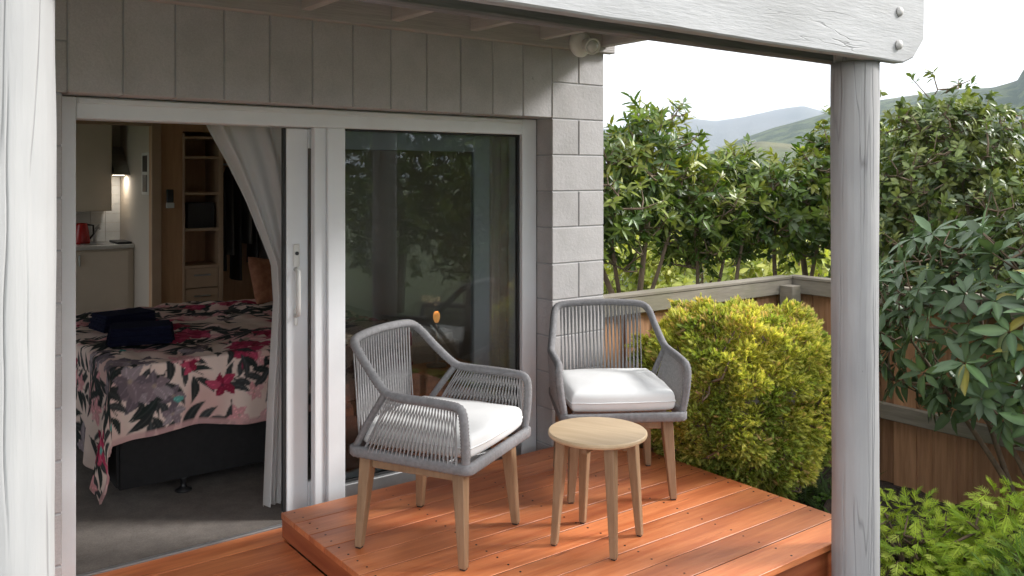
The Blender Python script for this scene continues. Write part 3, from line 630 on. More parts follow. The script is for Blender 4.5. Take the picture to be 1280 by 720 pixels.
# curtain
def curtain(name, label, zs, xl, xr, y0, npl, amp, m):
    nz_, nt_ = 60, 150; V = []
    for i in range(nz_+1):
        z = zs[-1] + (zs[0]-zs[-1])*(1-i/nz_); a = np.interp(-z, [-q for q in zs], xl); b2 = np.interp(-z, [-q for q in zs], xr)
        for j in range(nt_+1):
            t = j/nt_; x = a + (b2-a)*(t + .02*math.sin(t*9+z*2)); ph = t*npl*2*math.pi + .8*math.sin(z*2.2 + t*4)
            V.append((x, y0 + amp*math.sin(ph)*(.6+.4*math.sin(t*13+1)) + .02*t, z))
    nn = nt_+1; i = np.arange(nz_*nt_); r2, c2 = i//nt_, i%nt_; a = r2*nn + c2
    o = link(name, np_mesh(name, np.array(V), [np.stack([a, a+1, a+nn+1, a+nn], 1)], smooth=True), m); return setp(o, label, 'curtain')
mS, n_, l_, b_, o_ = new_mat('sheer_voile'); b_.inputs['Base Color'].default_value = (.90,.89,.88,1); b_.inputs['Roughness'].default_value = .9
tl = n_.new('ShaderNodeBsdfTranslucent'); tl.inputs[0].default_value = (.90,.88,.86,1); m1 = n_.new('ShaderNodeMixShader'); m1.inputs[0].default_value = .4
tp = n_.new('ShaderNodeBsdfTransparent'); m2 = n_.new('ShaderNodeMixShader'); m2.inputs[0].default_value = .26
l_.new(b_.outputs[0], m1.inputs[1]); l_.new(tl.outputs[0], m1.inputs[2]); l_.new(m1.outputs[0], m2.inputs[1]); l_.new(tp.outputs[0], m2.inputs[2]); l_.new(m2.outputs[0], o_.inputs[0])
curtain('sheer_curtain', 'sheer white curtain swept aside behind the open sliding door', [2.05,1.813,1.678,1.49,1.18,1.0,.5,.02], [1.18,1.29,1.364,1.459,1.588,1.60,1.57,1.549], [1.95,1.93,1.92,1.88,1.82,1.80,1.78,1.77], 4.03, 7, .028, mS)
curtain('sheer_curtain', 'sheer white curtain hanging straight at the closed end of the window', [2.05,1.0,.02], [2.80,2.81,2.82], [3.18,3.17,3.16], 4.02, 8, .026, mS)
cr = MB(); cr.box(.70, 3.2, 3.99, 4.05, 2.055, 2.075); setp(cr.build('curtain_track', M['plastic']), 'white curtain track above the sliding door inside', 'curtain track')
# shelf unit
sh = thing('shelf_unit', 'tall open shelf unit with drawers set into the brown wall', 'shelf', (2.384, 8.2, 0))
for x0, x1 in ((0, .02), (.331, .351)): bbox_obj('side_panel', x0, x1, -.012, .40, .0, 2.0, M['trim'], sh, .002)
bbox_obj('back_panel', .02, .331, .39, .40, .0, 2.0, M['ply'], sh, .001)
for z in (1.965, 1.78, 1.443, 1.108, .765): bbox_obj('shelf', .0205, .3305, -.008, .389, z-.012, z+.012, M['trim'], sh, .002)
for z0, z1 in ((.57,.75),(.37,.562),(.17,.362),(.0,.162)):
    d_ = bbox_obj('drawer', .024, .327, -.006, .38, z0, z1, M['trim'], sh, .003); bbox_obj('handle', -.075, .075, -.222, -.194, .02, .034, M['steel'], d_, .004)
setp(bbox_obj('television', 2.44, 2.69, 8.24, 8.32, 1.121, 1.36, M['black'], None, .006), 'black box standing on the middle shelf of the shelf unit', 'appliance')
# wardrobe with hanging clothes
wr_ = thing('wardrobe', 'open wardrobe alcove beside the shelf unit', 'wardrobe', (2.735, 8.2, 0))
bbox_obj('side_panel', .002, .022, -.01, .40, 0, 2.0, M['trim'], wr_, .002)
MB().tube([(.022,.2,1.72),(.49,.2,1.72)], .012, 10).build('hanging_rail', M['steel'], wr_); bbox_obj('shelf', .022, .49, .0, .40, 1.80, 1.82, M['ply'], wr_, .002)
for i, (x, w, m, lb_) in enumerate(((2.80,.3,'clothes','black garment hanging next to the shelf unit'),(2.87,.34,'clothes2','dark grey garment hanging second from the shelf unit'),(2.95,.32,'clothes','black garment hanging in the middle of the wardrobe'),(3.05,.34,'clothes2','dark grey garment hanging third from the bedroom side wall'),(3.12,.3,'clothes','black garment hanging next to the side wall'))):
    z1 = 1.70; z0 = [.7,.85,.6,.95,.75][i]; rings = []
    for q in range(9):
        f = q/8; z = z1 + (z0-z1)*f; hw = w/2*(.25 if q == 0 else .8+.2*f); th = .012 + .018*f
        rings.append([(x + th*math.cos(a_)*(1+.3*math.sin(4*a_+i)), 8.40 + hw*math.sin(a_), z) for a_ in [2*math.pi*k/20 for k in range(20)]])
    setp(MB().loft(rings).build('garment', M[m], None, smooth=True), lb_, 'clothes', 'clothes hanging in the wardrobe')
th = thing('thermostat', 'small wall control with black screen above a white holder', 'thermostat', (2.27, 8.199, 1.40))
bbox_obj('screen', -.03, .03, -.022, 0, -.035, .085, M['black'], th, .004); bbox_obj('holder', -.034, .034, -.03, 0, -.085, -.036, M['plastic'], th, .004)
# kitchen
kc = thing('kitchen_cabinet', 'cream kitchen base cabinet with white bench top', 'cabinet', (2.298, 10.198, 0))
bbox_obj('carcass', -2.05, -.002, -.60, 0, .1, .858, M['cab'], kc, .002); bbox_obj('plinth', -2.05, -.002, -.55, 0, 0, .0995, M['black'], kc, .001)
for x0, x1 in ((-.56,-.06),(-1.10,-.565),(-1.64,-1.105)):
    d_ = bbox_obj('door', x0, x1, -.622, -.601, .12, .84, M['cab'], kc, .003); bbox_obj('handle', -.22, -.205, -.032, -.0105, .22, .33, M['steel'], d_, .003)
bbox_obj('bench_top', -2.07, -.002, -.64, 0, .862, .90, M['bench'], kc, .004); bbox_obj('sink', -.46, -.17, -.50, -.14, .9005, .908, M['steel'], kc, .003)
tp_ = thing('tap', 'chrome mixer tap at the kitchen sink', 'tap', (2.03, 10.12, .90))
MB().tube([(0,0,0),(0,0,.14)], .018, 12).build('body', M['steel'], tp_, smooth=True); MB().tube([(0,0,.10),(.01,-.10,.16),(.015,-.18,.15)], .011, 10).build('spout', M['steel'], tp_, smooth=True)
MB().tube([(0,0,.14),(.05,-.01,.20)], .009, 8).build('lever', M['steel'], tp_, smooth=True)
ke = thing('kettle', 'red electric kettle on the kitchen bench', 'kettle', (1.865, 9.93, .90))
MB().lathe([(0,0),(.075,0),(.08,.02),(.07,.12),(.055,.2),(.05,.215),(0,.22)], 24).build('body', M['red'], ke, smooth=True); MB().tube([(.05,0,.2),(.11,0,.19),(.115,0,.1),(.075,0,.05)], .01, 8).build('handle', M['black'], ke, smooth=True)
setp(bbox_obj('cooktop', 2.145, 2.285, 9.62, 10.0, .901, .925, M['black'], None, .004), 'black portable cooktop on the kitchen bench', 'cooktop')
tw = thing('tile_splashback', 'white tiled splashback above the kitchen bench', 'tiles', (2.298, 10.198, .90))
for r2 in range(7):
    for c2 in range(14):
        bbox_obj('tile', -.15*(c2+1)+.001 - (0), -.15*c2-.003, -.010, -.001, .1*r2+.003, .1*r2+.1, M['tile'], tw, .001)
oc = thing('overhead_cabinet', 'cream overhead kitchen cabinet beside the range hood', 'cabinet', (2.14, 10.186, 1.24))
bbox_obj('carcass', -1.6, 0, -.33, 0, 0, .92, M['cab'], oc, .002)
for k in range(3): bbox_obj('door', -.53*k-.525, -.53*k-.005, -.352, -.331, .004, .915, M['cab'], oc, .003)
rh = thing('range_hood', 'dark sloped range hood beside the overhead cabinet', 'range hood', (2.222, 10.186, 1.62))
MB().add([(-.076,0,0),(.072,0,0),(.072,-.45,0),(-.076,-.45,0),(-.076,0,.30),(.072,0,.30),(.072,-.12,.30),(-.076,-.12,.30)], [(0,1,2,3),(4,7,6,5),(0,4,5,1),(1,5,6,2),(2,6,7,3),(3,7,4,0)]).build('hood', M['steel'], rh)
MB().box(-.05,.05,-.30,-.22,-.008,-.0005).build('lamp_lens', emis('hood_lamp', (1,.93,.8), 1), rh)
hl = bpy.data.objects.new('lamp_light', bpy.data.lights.new('hood_light', 'AREA')); COL.objects.link(hl); hl.parent = rh; hl.location = (0,-.26,-.012); hl.data.size = .08; hl.data.energy = .35; hl.data.color = (1,.95,.85)
pf = thing('wall_cabinet', 'narrow white frame with dark panes on the kitchen side wall', 'wall frame', (2.299, 9.05, 1.42))
bbox_obj('frame', -.03, 0, -.13, .13, 0, .42, M['plastic'], pf, .004)
for z0, z1 in ((.03,.20),(.23,.39)): bbox_obj('pane', -.034, -.0302, -.08, .08, z0, z1, M['black'], pf, .001)
# bedside table + lamp
bt = thing('bedside_table', 'small wooden bedside table behind the fixed pane', 'bedside table', (2.72, 4.27, -.004))
bbox_obj('top', -.2, .2, -.16, .16, .48, .50, M['ply'], bt, .004); bbox_obj('drawer', -.185, .185, -.15, .15, .34, .4795, M['ply'], bt, .003)
for sx in (-1, 1):
    for sy in (-1, 1): bbox_obj('leg', sx*.17-.015, sx*.17+.015, sy*.13-.015, sy*.13+.015, 0, .3395, M['ply'], bt, .002)
lm = thing('table_lamp', 'small lit lamp glowing behind the fixed pane', 'lamp', (2.69, 4.30, .497))
MB().lathe([(0,0),(.06,0),(.06,.012),(.012,.02),(.010,.24),(0,.24)], 20).build('stand', M['steel'], lm, smooth=True)
MB().lathe([(.010,.255),(.015,.265),(.021,.285),(.020,.303),(.012,.318),(.0,.322)], 16).build('bulb', emis('warm_bulb', (1,.42,.12), .35), lm, smooth=True)
pl = bpy.data.objects.new('bulb_light', bpy.data.lights.new('bulb_light', 'POINT')); COL.objects.link(pl); pl.parent = lm; pl.location = (0,0,.38); pl.data.energy = .2; pl.data.color = (1,.62,.32); pl.data.shadow_soft_size = .03

# ------------------------------------------------------------------ fence
FX, FY, FT = 5.34, 3.76, .887
def fence_run(label, loc, rz, length, nper, post_at, cap_off=0):
    f = thing('paling_fence', label, 'fence', loc, rz)
    top = FT - loc[2]
    for i in range(nper):
        x = .02 + .25*i
        bbox_obj('paling', x, x+.148, .012, .030, .02, top-.05-random.uniform(0,.006), M['fence'], f, .002)
        if x + .30 < length + .1: bbox_obj('paling', x+.125, x+.273, .0315, .049, .02, top-.05-random.uniform(0,.006), M['fence'], f, .002)
    bbox_obj('top_rail', 0, length, -.035, .0115, top-.112, top-.012, M['rail'], f, .004); bbox_obj('cap', -.0, length, -.040, .055, top-.0118, top+.010, M['rail'], f, .004)
    bbox_obj('rail', 0, length, -.035, .0115, top-.855, top-.755, M['rail'], f, .004)
    for x in post_at: bbox_obj('post', x-.05, x+.05, -.140, -.0355, -.1, top-.045, M['rail'], f, .004)
    return f
fence_run('weathered paling fence running from the house corner behind the golden shrub', (3.436, FY, -.45), 0, FX-3.436-.045, 8, [FX-3.436-.14])
fence_run('weathered paling fence running out behind the rhododendron', (FX, FY+.01, -.45), R(-90), 3.6, 14, [1.95, 3.5])
# ------------------------------------------------------------------ plants
def nrm(a): return a / np.maximum(1e-9, np.linalg.norm(a, axis=-1, keepdims=True))
TPL = np.array([(0,0),(.34,-1),(.34,0),(.34,1),(.68,-.86),(.68,0),(.68,.86),(1,0)], float)
def leaf_geo(P, D, N, L, Wd, droop, col, colvar=.12):
    n = len(P); D = nrm(D); S = nrm(np.cross(D, N)); N = np.cross(S, D)
    t = TPL[:, 0]; s = TPL[:, 1]
    V = P[:, None] + D[:, None]*(L[:, None]*t)[..., None] + S[:, None]*(Wd[:, None]*s)[..., None] + N[:, None]*(-(droop*L)[:, None]*t**2 + .30*Wd[:, None]*np.abs(s))[..., None]
    b = (np.arange(n)*8)[:, None]
    tri = np.concatenate([b+np.array(q) for q in ((0,2,1),(0,3,2),(4,5,7),(5,6,7))]); quad = np.concatenate([b+np.array(q) for q in ((1,2,5,4),(2,3,6,5))])
    C = np.repeat(col[:, None], 8, 1) * (1 + colvar*rng.standard_normal((n, 1, 1))); C[:, [2, 5]] *= 1.25
    return V.reshape(-1, 3), tri, quad, np.clip(C, .003, 1).reshape(-1, 3)
def diamond_geo(P, D, N, L, Wd, col):
    n = len(P); D = nrm(D); S = nrm(np.cross(D, N))
    V = np.stack([P, P + D*(L*.45)[:, None] + S*Wd[:, None], P + D*L[:, None], P + D*(L*.45)[:, None] - S*Wd[:, None]], 1)
    return V.reshape(-1, 3), (np.arange(n)*4)[:, None] + np.arange(4), np.repeat(col[:, None], 4, 1).reshape(-1, 3)
def rdir(n): return nrm(rng.standard_normal((n, 3)))
def blob_pts(blobs, n, shell=.55):
    vol = np.array([b[1][0]*b[1][1]*b[1][2] for b in blobs])**.8; k = rng.choice(len(blobs), n, p=vol/vol.sum())
    d = rdir(n); r = shell + (1-shell)*rng.random(n)**.6; r *= 1 + .12*np.sin(d[:, 0]*7+k)*np.cos(d[:, 2]*6+k*2)
    sh = (rng.random(n) < .045) & (d[:, 2] > .15); r = np.where(sh, rng.uniform(1.05, 1.22, n), r)
    c = np.array([b[0] for b in blobs])[k]; ra = np.array([b[1] for b in blobs])[k]
    return c + d*ra*r[:, None], d, r
def branch_mesh(stems, tips, name, mat_, parent, every=1, r0=.03):
    mb = MB(); nodes = []
    for path, rr in stems:
        P = spline(path, 5); m = len(P)
        mb.tube(P, [rr*(1-.72*i/(m-1)) for i in range(m)], 7)
        nodes += [(p, rr*(1-.72*i/(m-1))) for i, p in enumerate(P) if i > m*.3]
    NP = np.array([p for p, _ in nodes])
    for q in tips[::every]:
        q = Vector(q); dd = np.linalg.norm(NP - np.array(q), axis=1) + .5*np.maximum(0, NP[:, 2]-q.z+.1); j = int(dd.argmin()); p, r = nodes[j]
        mid = p.lerp(q, .5) + Vector((random.uniform(-.05,.05), random.uniform(-.05,.05), -.03))
        mb.tube([p, p.lerp(mid, .5), mid, q], [min(r*.6, .011), .008, .006, .0035], 4, False)
        nodes.append((mid, .006)) ; NP = np.vstack([NP, np.array(mid)])
    o = mb.build(name, mat_, parent, smooth=True); return o
def make_tree(name, label, cat, base, blobs, stems, ncl, per, L, asp, cols, mat_='leaf', up=.45, group=None, spread=(35, 85), tips_c=None, every=2, droop=.18, shell=.5, bark='bark', lightp=.12):
    t = thing(name, label, cat, base, 0, group)
    B = np.array(base)
    P, d, r = blob_pts(blobs, ncl, shell); keep = P[:, 2] > base[2] + .15; P, d, r = P[keep], d[keep], r[keep]; n = len(P)
    ax = nrm(d*np.array([1,1,.8]) + np.array([0,0,up]) + .45*rng.standard_normal((n, 3)))
    k = np.repeat(np.arange(n), per); m = len(k)
    A = ax[k]; ref = nrm(np.cross(A, np.array([.31,.52,.79]))); ref2 = np.cross(A, ref)
    ph = rng.random(m)*2*np.pi; el = np.radians(rng.uniform(spread[0], spread[1], m))
    D = A*np.cos(el)[:, None] + (ref*np.cos(ph)[:, None] + ref2*np.sin(ph)[:, None])*np.sin(el)[:, None]
    Pb = P[k] - A*(rng.random(m)*L*.9)[:, None]; Ls = L*rng.uniform(.65, 1.15, m)
    cc = np.array(cols)[rng.integers(0, len(cols), n)][k] * rng.uniform(.8, 1.2, (n, 1))[k]
    if tips_c is not None:
        tk = (rng.random(n) < lightp*2*(P[:, 2] > np.median(P[:, 2])))[k]; cc[tk] = np.array(tips_c)
    V, tri, quad, C = leaf_geo(Pb, D, A + .2*rng.standard_normal((m, 3)), Ls, Ls*asp/2, droop*rng.uniform(.3, 1.6, m), cc)
    cr_ = link('crown', np_mesh('crown', V - B, [tri, quad], C), M[mat_], t); cr_['kind'] = 'stuff'
    if stems:
        br = branch_mesh(stems, list(P), 'trunk', M[bark], None, every); br.parent = t
        br.data.transform(Matrix.Translation(-Vector(base)))
    return t
def up_stems(bx, by, bz, tops, r=.03):
    out_ = []
    for (tx, ty, tz) in tops:
        m1_ = Vector((bx + (tx-bx)*.25 + random.uniform(-.08,.08), by + (ty-by)*.25 + random.uniform(-.08,.08), bz + (tz-bz)*.35)); m2_ = Vector((bx + (tx-bx)*.6 + random.uniform(-.1,.1), by + (ty-by)*.6 + random.uniform(-.1,.1), bz + (tz-bz)*.7))
        out_.append(([(bx+random.uniform(-.04,.04), by+random.uniform(-.04,.04), bz), m1_, m2_, (tx, ty, tz)], r*random.uniform(.8, 1.15)))
    return out_
LAU = [(0.068, 0.123, 0.024), (0.105, 0.166, 0.032), (0.141, 0.202, 0.041), (0.208, 0.252, 0.055), (0.086, 0.129, 0.044)]
HG = 'hedge trees beyond the fence'
# left run, seen over the fence
make_tree('hedge_tree', 'many stemmed hedge tree with long narrow leaves nearest the house corner', 'tree', (4.95, 4.95, -.47),
    [((4.72,5.0,1.45),(.58,.5,.55)),((5.12,4.9,1.82),(.42,.42,.42)),((4.30,5.1,1.38),(.48,.5,.58))],
    up_stems(4.95,4.95,-.47,[(4.7,5.0,1.7),(5.2,4.9,1.9),(4.4,5.1,1.6),(5.45,4.9,1.5)],.034), 760, 9, .108, .27, LAU, tips_c=(.24,.26,.05), group=HG)
make_tree('hedge_tree', 'slender stemmed dark hedge tree under the gap toward the blue mountains', 'tree', (5.75, 4.85, -.47),
    [((5.62,4.9,1.33),(.52,.42,.52)),((6.12,4.85,1.38),(.48,.4,.52))],
    up_stems(5.75,4.85,-.47,[(5.5,4.9,1.6),(6.0,4.9,1.65),(6.25,4.8,1.4)],.028), 620, 9, .105, .29, LAU, tips_c=(.22,.24,.05), group=HG)
make_tree('hedge_tree', 'thick forked hedge tree growing behind the fence corner', 'tree', (6.55, 4.55, -.47),
    [((7.05,4.4,1.6),(.45,.45,.62)),((6.5,4.5,1.36),(.52,.42,.52)),((7.3,4.2,1.5),(.45,.5,.6))],
    up_stems(6.55,4.55,-.47,[(6.3,4.6,1.2),(7.0,4.5,1.7),(7.25,4.3,1.6),(6.5,4.3,1.1)],.042), 820, 9, .10, .38, LAU, tips_c=(.22,.24,.05), group=HG)
OV = [(0.081, 0.123, 0.034), (0.117, 0.166, 0.045), (0.166, 0.214, 0.064), (0.092, 0.129, 0.056), (0.233, 0.265, 0.092)]
make_tree('hedge_tree', 'tall rounded hedge tree with small oval leaves beside the corner post', 'tree', (6.75, 3.25, -.47),
    [((6.75,3.35,1.5),(.72,.7,.8)),((6.85,3.35,1.85),(.5,.55,.45)),((6.9,2.75,.95),(.6,.6,.6)),((6.4,3.6,1.1),(.5,.5,.6)),((6.6,3.1,.7),(.7,.8,.5)),((7.1,2.3,1.05),(.6,.6,.6)),((7.4,3.25,1.15),(.55,.7,.6))],
    up_stems(6.75,3.25,-.47,[(6.5,3.6,1.5),(6.85,3.3,1.7),(7.0,2.7,1.2),(6.4,2.9,1.1),(7.1,2.2,1.1)],.04), 3100, 9, .078, .42, OV, tips_c=(.17,.20,.055), group=HG)
for (tx, ty, h, lb_) in ((6.8, .6, 2.2, 'low leafy hedge tree next beyond the rhododendron along the fence'), (6.9, -1.9, 4.0, 'tall leafy hedge tree over the middle of the long fence run'), (6.6, -3.9, 4.2, 'tall leafy hedge tree at the far end of the long fence run'), (5.8, -6.0, 4.4, 'tall leafy tree standing beyond the end of the long fence'), (8.3, -3.2, 4.6, 'tallest leafy tree set back behind the long fence run')):
    make_tree('hedge_tree', lb_, 'tree', (tx, ty, -.47), [((tx,ty,h*.45),(.95,1.2,h*.45)),((tx+.4,ty+.5,h*.68),(.8,.8,h*.32)),((tx-.2,ty-.6,h*.35),(.8,.9,h*.35))],
        up_stems(tx,ty,-.47,[(tx,ty,h*.8),(tx+.3,ty+.5,h*.7),(tx-.2,ty-.6,h*.5)],.05), int(300+150*h), 8, .14, .36, LAU, group=HG, every=5, shell=.35)
YG = [(.30,.34,.06),(.38,.40,.08),(.24,.29,.05),(.44,.44,.11)]
for i, (u, d_) in enumerate(((.10,13.5),(.16,16.5),(.215,13),(.27,15.5),(.325,12.5),(.40,16),(.5,14),(.6,15))):
    x, y = d_*(.6018+.7986*u), d_*(.7986-.6018*u)
    make_tree('garden_shrub', 'bright yellow green shrub on the grass well beyond the fence', 'shrub', (x, y, -.47), [((x,y,.2),(1.0,1.0,.75)),((x+.6,y-.4,.05),(.7,.7,.6))], up_stems(x,y,-.47,[(x,y,.7),(x+.5,y-.3,.4)],.03), 330, 7, .15, .4, YG, group='bright shrubs on the grass beyond the fence', every=9)
# golden conifer
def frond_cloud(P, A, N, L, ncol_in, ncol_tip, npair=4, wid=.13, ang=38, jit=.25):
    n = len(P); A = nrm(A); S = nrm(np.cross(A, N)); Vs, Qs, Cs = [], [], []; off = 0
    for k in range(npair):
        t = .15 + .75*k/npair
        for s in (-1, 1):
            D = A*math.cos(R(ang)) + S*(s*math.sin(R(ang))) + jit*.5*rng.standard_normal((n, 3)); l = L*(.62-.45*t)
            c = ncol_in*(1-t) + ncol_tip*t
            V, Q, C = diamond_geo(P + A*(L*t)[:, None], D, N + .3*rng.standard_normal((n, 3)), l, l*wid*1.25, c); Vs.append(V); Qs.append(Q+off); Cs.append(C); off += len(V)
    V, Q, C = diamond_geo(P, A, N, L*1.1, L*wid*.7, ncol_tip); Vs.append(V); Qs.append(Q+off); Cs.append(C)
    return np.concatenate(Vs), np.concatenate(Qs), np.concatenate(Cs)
gs = thing('golden_conifer', 'rounded golden green conifer shrub in front of the fence', 'shrub', (4.03, 3.12, -.40))
nc = 330; cd = rdir(1400); cd = cd[cd[:, 2] > -.85]; sel = [0]
for q in range(1, len(cd)):                                # spread the tufts evenly
    if len(sel) < nc and np.min(np.linalg.norm(cd[sel] - cd[q], axis=1)) > .155: sel.append(q)
cd = cd[sel]; nc = len(cd); ck = rng.integers(0, nc, 30000); n = len(ck)
off = rng.standard_normal((n, 3)); off = off/np.linalg.norm(off, axis=1, keepdims=True)*(rng.random(n)**.5)[:, None]
d = nrm(cd[ck] + off*.125); crad = (1 + .035*rng.standard_normal(nc))[ck]
lump = 1 + .05*np.sin(d[:, 0]*9+2)*np.cos(d[:, 1]*8) + .05*np.sin(d[:, 2]*11+d[:, 0]*6)
rr = crad*lump*(1.0 - .09*np.linalg.norm(off, axis=1)**2)*np.where(rng.random(n) < .8, rng.uniform(.93, 1.02, n), rng.uniform(.6, .93, n))
sq = np.sign(d)*np.abs(d)**.86
tap = np.where(d[:, 2] < 0, 1-.52*np.abs(d[:, 2])**1.3, 1.)[:, None]; P = np.array([-.06,0,.72]) + sq*np.array([.67,.52,.57])*rr[:, None]*np.concatenate([tap, tap, np.ones_like(tap)], 1)
A = nrm(cd[ck]*np.array([1,1,.6]) + off*.75 + np.array([0,0,.22]) + .28*rng.standard_normal((n, 3))); N = nrm(np.array([0,0,1.]) + .8*rng.standard_normal((n, 3)))
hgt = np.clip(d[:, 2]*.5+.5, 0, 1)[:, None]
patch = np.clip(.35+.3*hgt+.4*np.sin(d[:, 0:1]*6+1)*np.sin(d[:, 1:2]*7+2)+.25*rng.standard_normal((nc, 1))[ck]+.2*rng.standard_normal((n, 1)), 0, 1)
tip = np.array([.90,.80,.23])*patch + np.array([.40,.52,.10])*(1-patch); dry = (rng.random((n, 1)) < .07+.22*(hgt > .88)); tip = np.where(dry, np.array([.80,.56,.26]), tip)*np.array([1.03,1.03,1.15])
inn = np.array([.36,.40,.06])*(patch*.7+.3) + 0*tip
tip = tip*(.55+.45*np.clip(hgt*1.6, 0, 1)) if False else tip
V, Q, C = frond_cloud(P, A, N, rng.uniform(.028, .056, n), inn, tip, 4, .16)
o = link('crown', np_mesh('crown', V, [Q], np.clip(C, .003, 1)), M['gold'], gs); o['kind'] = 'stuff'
tk = branch_mesh([([(0,0,0),(.03,.02,.3),(.0,.03,.6),(.02,.0,1.0)], .035), ([(0,0,0),(.15,-.1,.3),(.25,-.2,.6)], .022), ([(0,0,0),(-.15,.1,.3),(-.25,.15,.6)], .022)], list(P[:400]), 'trunk', M['bark'], gs, 2)
# lacy bright green shrub, several arching clumps
def lacy(label, cx, cy, cz, rx, rz_, nfr, cols, L0, stiff=0., twigs=True):
    t = thing('lacy_shrub', label, 'shrub', (cx, cy, cz))
    d = rdir(nfr); d[:, 2] = np.abs(d[:, 2]); k = rng.uniform(.7, 1.05, nfr)
    P = d*np.array([rx, rx, rz_])*k[:, None]; hang = np.array([0,0,-.35+stiff])
    A = nrm(d*np.array([1,1,.35]) + hang + .4*rng.standard_normal((nfr, 3))); N = nrm(np.array([0,0,1.]) + d*.6 + .3*rng.standard_normal((nfr, 3)))
    c = np.array(cols)[rng.integers(0, len(cols), nfr)]
    V, Q, C = frond_cloud(P, A, N, L0*rng.uniform(.6, 1.2, nfr), c*.75, c, 8, .055, 44, .15)
    o = link('crown', np_mesh('crown', V, [Q], np.clip(C, .003, 1)), M['lace'], t); o['kind'] = 'stuff'
    branch_mesh([([(0,0,0),(.05*math.cos(a),.05*math.sin(a),rz_*.45),(rx*.6*math.cos(a),rx*.6*math.sin(a),rz_*.8)], .012) for a in (0,1.3,2.5,3.8,5.)], list(P[:160]), 'stems', M['twig'], t, 2)
    return t
LG = [(.40,.54,.05),(.50,.62,.07),(.30,.44,.045),(.55,.64,.12)]
lacy('lime green lacy leaved maple mounded nearest the corner post', 3.98, 2.15, -.42, .30, .50, 700, LG, .085)
lacy('largest mound of lime green feathery foliage under the rhododendron', 4.22, 1.72, -.42, .46, .58, 1500, LG, .09, .1)
lacy('feathery mid green shrub with upright tips at the lower bed edge', 3.92, 1.50, -.42, .36, .46, 900, [(.18,.30,.06),(.26,.38,.07),(.14,.24,.05)], .10, .7)
lacy('small feathery lime shrub between maple and platform corner', 3.72, 1.80, -.42, .22, .30, 380, LG, .075, .2)
# strap-leaved tufts, weeds, rocks, twigs
def tuft(label, x, y, n, L, col, wid=.006):
    z = soilz(x, y)-.01; P = np.stack([rng.normal(0, .04, n), rng.normal(0, .04, n), np.zeros(n)], 1); a = rng.random(n)*6.28
    D = np.stack([np.cos(a)*.55, np.sin(a)*.55, rng.uniform(.6, 1.2, n)], 1); Ls = L*rng.uniform(.6, 1.2, n)
    V, tr_, q_, C = leaf_geo(P, D, np.tile([0,0,1.], (n, 1)) + .1*rng.standard_normal((n, 3)), Ls, np.full(n, wid), rng.uniform(.2, .6, n), np.array(col)*rng.uniform(.7, 1.3, (n, 1)))
    o = link('grass_tuft', np_mesh('grass_tuft', V, [tr_, q_], C), M['lace'], None, (x, y, z)); setp(o, label, 'grass', 'strap leaved tufts in the bed'); return o
for (x, y) in ((4.42,3.12),(4.62,2.98),(4.55,3.25),(4.75,3.2),(4.3,2.75),(4.85,2.95),(4.1,2.5),(3.75,2.55),(3.62,2.9)): tuft('tuft of arching strap leaves growing from the soil near the golden conifer', x, y, 42, .26, (.075,.13,.035))
def weed(x, y, n, s=.05):
    z = soilz(x, y); P = np.stack([np.clip(rng.normal(0,.04,n),-.06,.06), np.clip(rng.normal(0,.04,n),-.06,.06), rng.uniform(.02,.12,n)], 1); D = np.concatenate([rng.standard_normal((n,2)), rng.uniform(-.1,.5,(n,1))], 1)
    V, tr_, q_, C = leaf_geo(P, D, np.tile([0,0,1.],(n,1)) + .25*rng.standard_normal((n,3)), s*rng.uniform(.6,1.2,n), s*.32*np.ones(n), np.full(n,.2), np.array((.14,.27,.04))*rng.uniform(.7,1.25,(n,1)))
    V2, tr2, q2, C2 = leaf_geo(np.zeros((n//4,3)), np.concatenate([rng.normal(0,.3,(n//4,2)), np.ones((n//4,1))],1), np.tile([1.,0,0],(n//4,1)), np.full(n//4,.15), np.full(n//4,.002), np.zeros(n//4), np.tile((.10,.16,.04),(n//4,1)))
    o = link('weed', np_mesh('weed', np.concatenate([V,V2]), [np.concatenate([tr_,tr2+len(V)]), np.concatenate([q_,q2+len(V)])], np.concatenate([C,C2])), M['lace'], None, (x,y,z)); setp(o, 'small bright green broad leaved weed by the rock', 'weed', 'weeds in the bed')
for (x, y) in ((4.50,2.92),(4.40,2.72),(4.62,2.80),(4.30,2.58),(4.15,2.50)): weed(x, y, 46)
def rock(label, x, y, z, r, sd):
    bm = bmesh.new(); bmesh.ops.create_icosphere(bm, subdivisions=4, radius=1)
    for v in bm.verts:
        q = mnoise.fractal(v.co*1.3 + Vector((sd,0,0)), .8, 2, 5)*.28; v.co = Vector((v.co.x*r*(1.2+q), v.co.y*r*(1+q), v.co.z*r*(.75+q)))
    me = bpy.data.meshes.new('rock'); bm.to_mesh(me); bm.free(); setp(link('rock', me, M['rock'], None, (x,y,z)), label, 'rock')
rock('brown rock half buried beside the weeds', 4.46, 2.74, -.33, .15, 2); rock('smaller grey brown rock at the foot of the golden conifer', 4.16, 2.83, -.30, .09, 7); rock('flat brown rock at the platform edge', 3.78, 2.32, -.36, .10, 4)
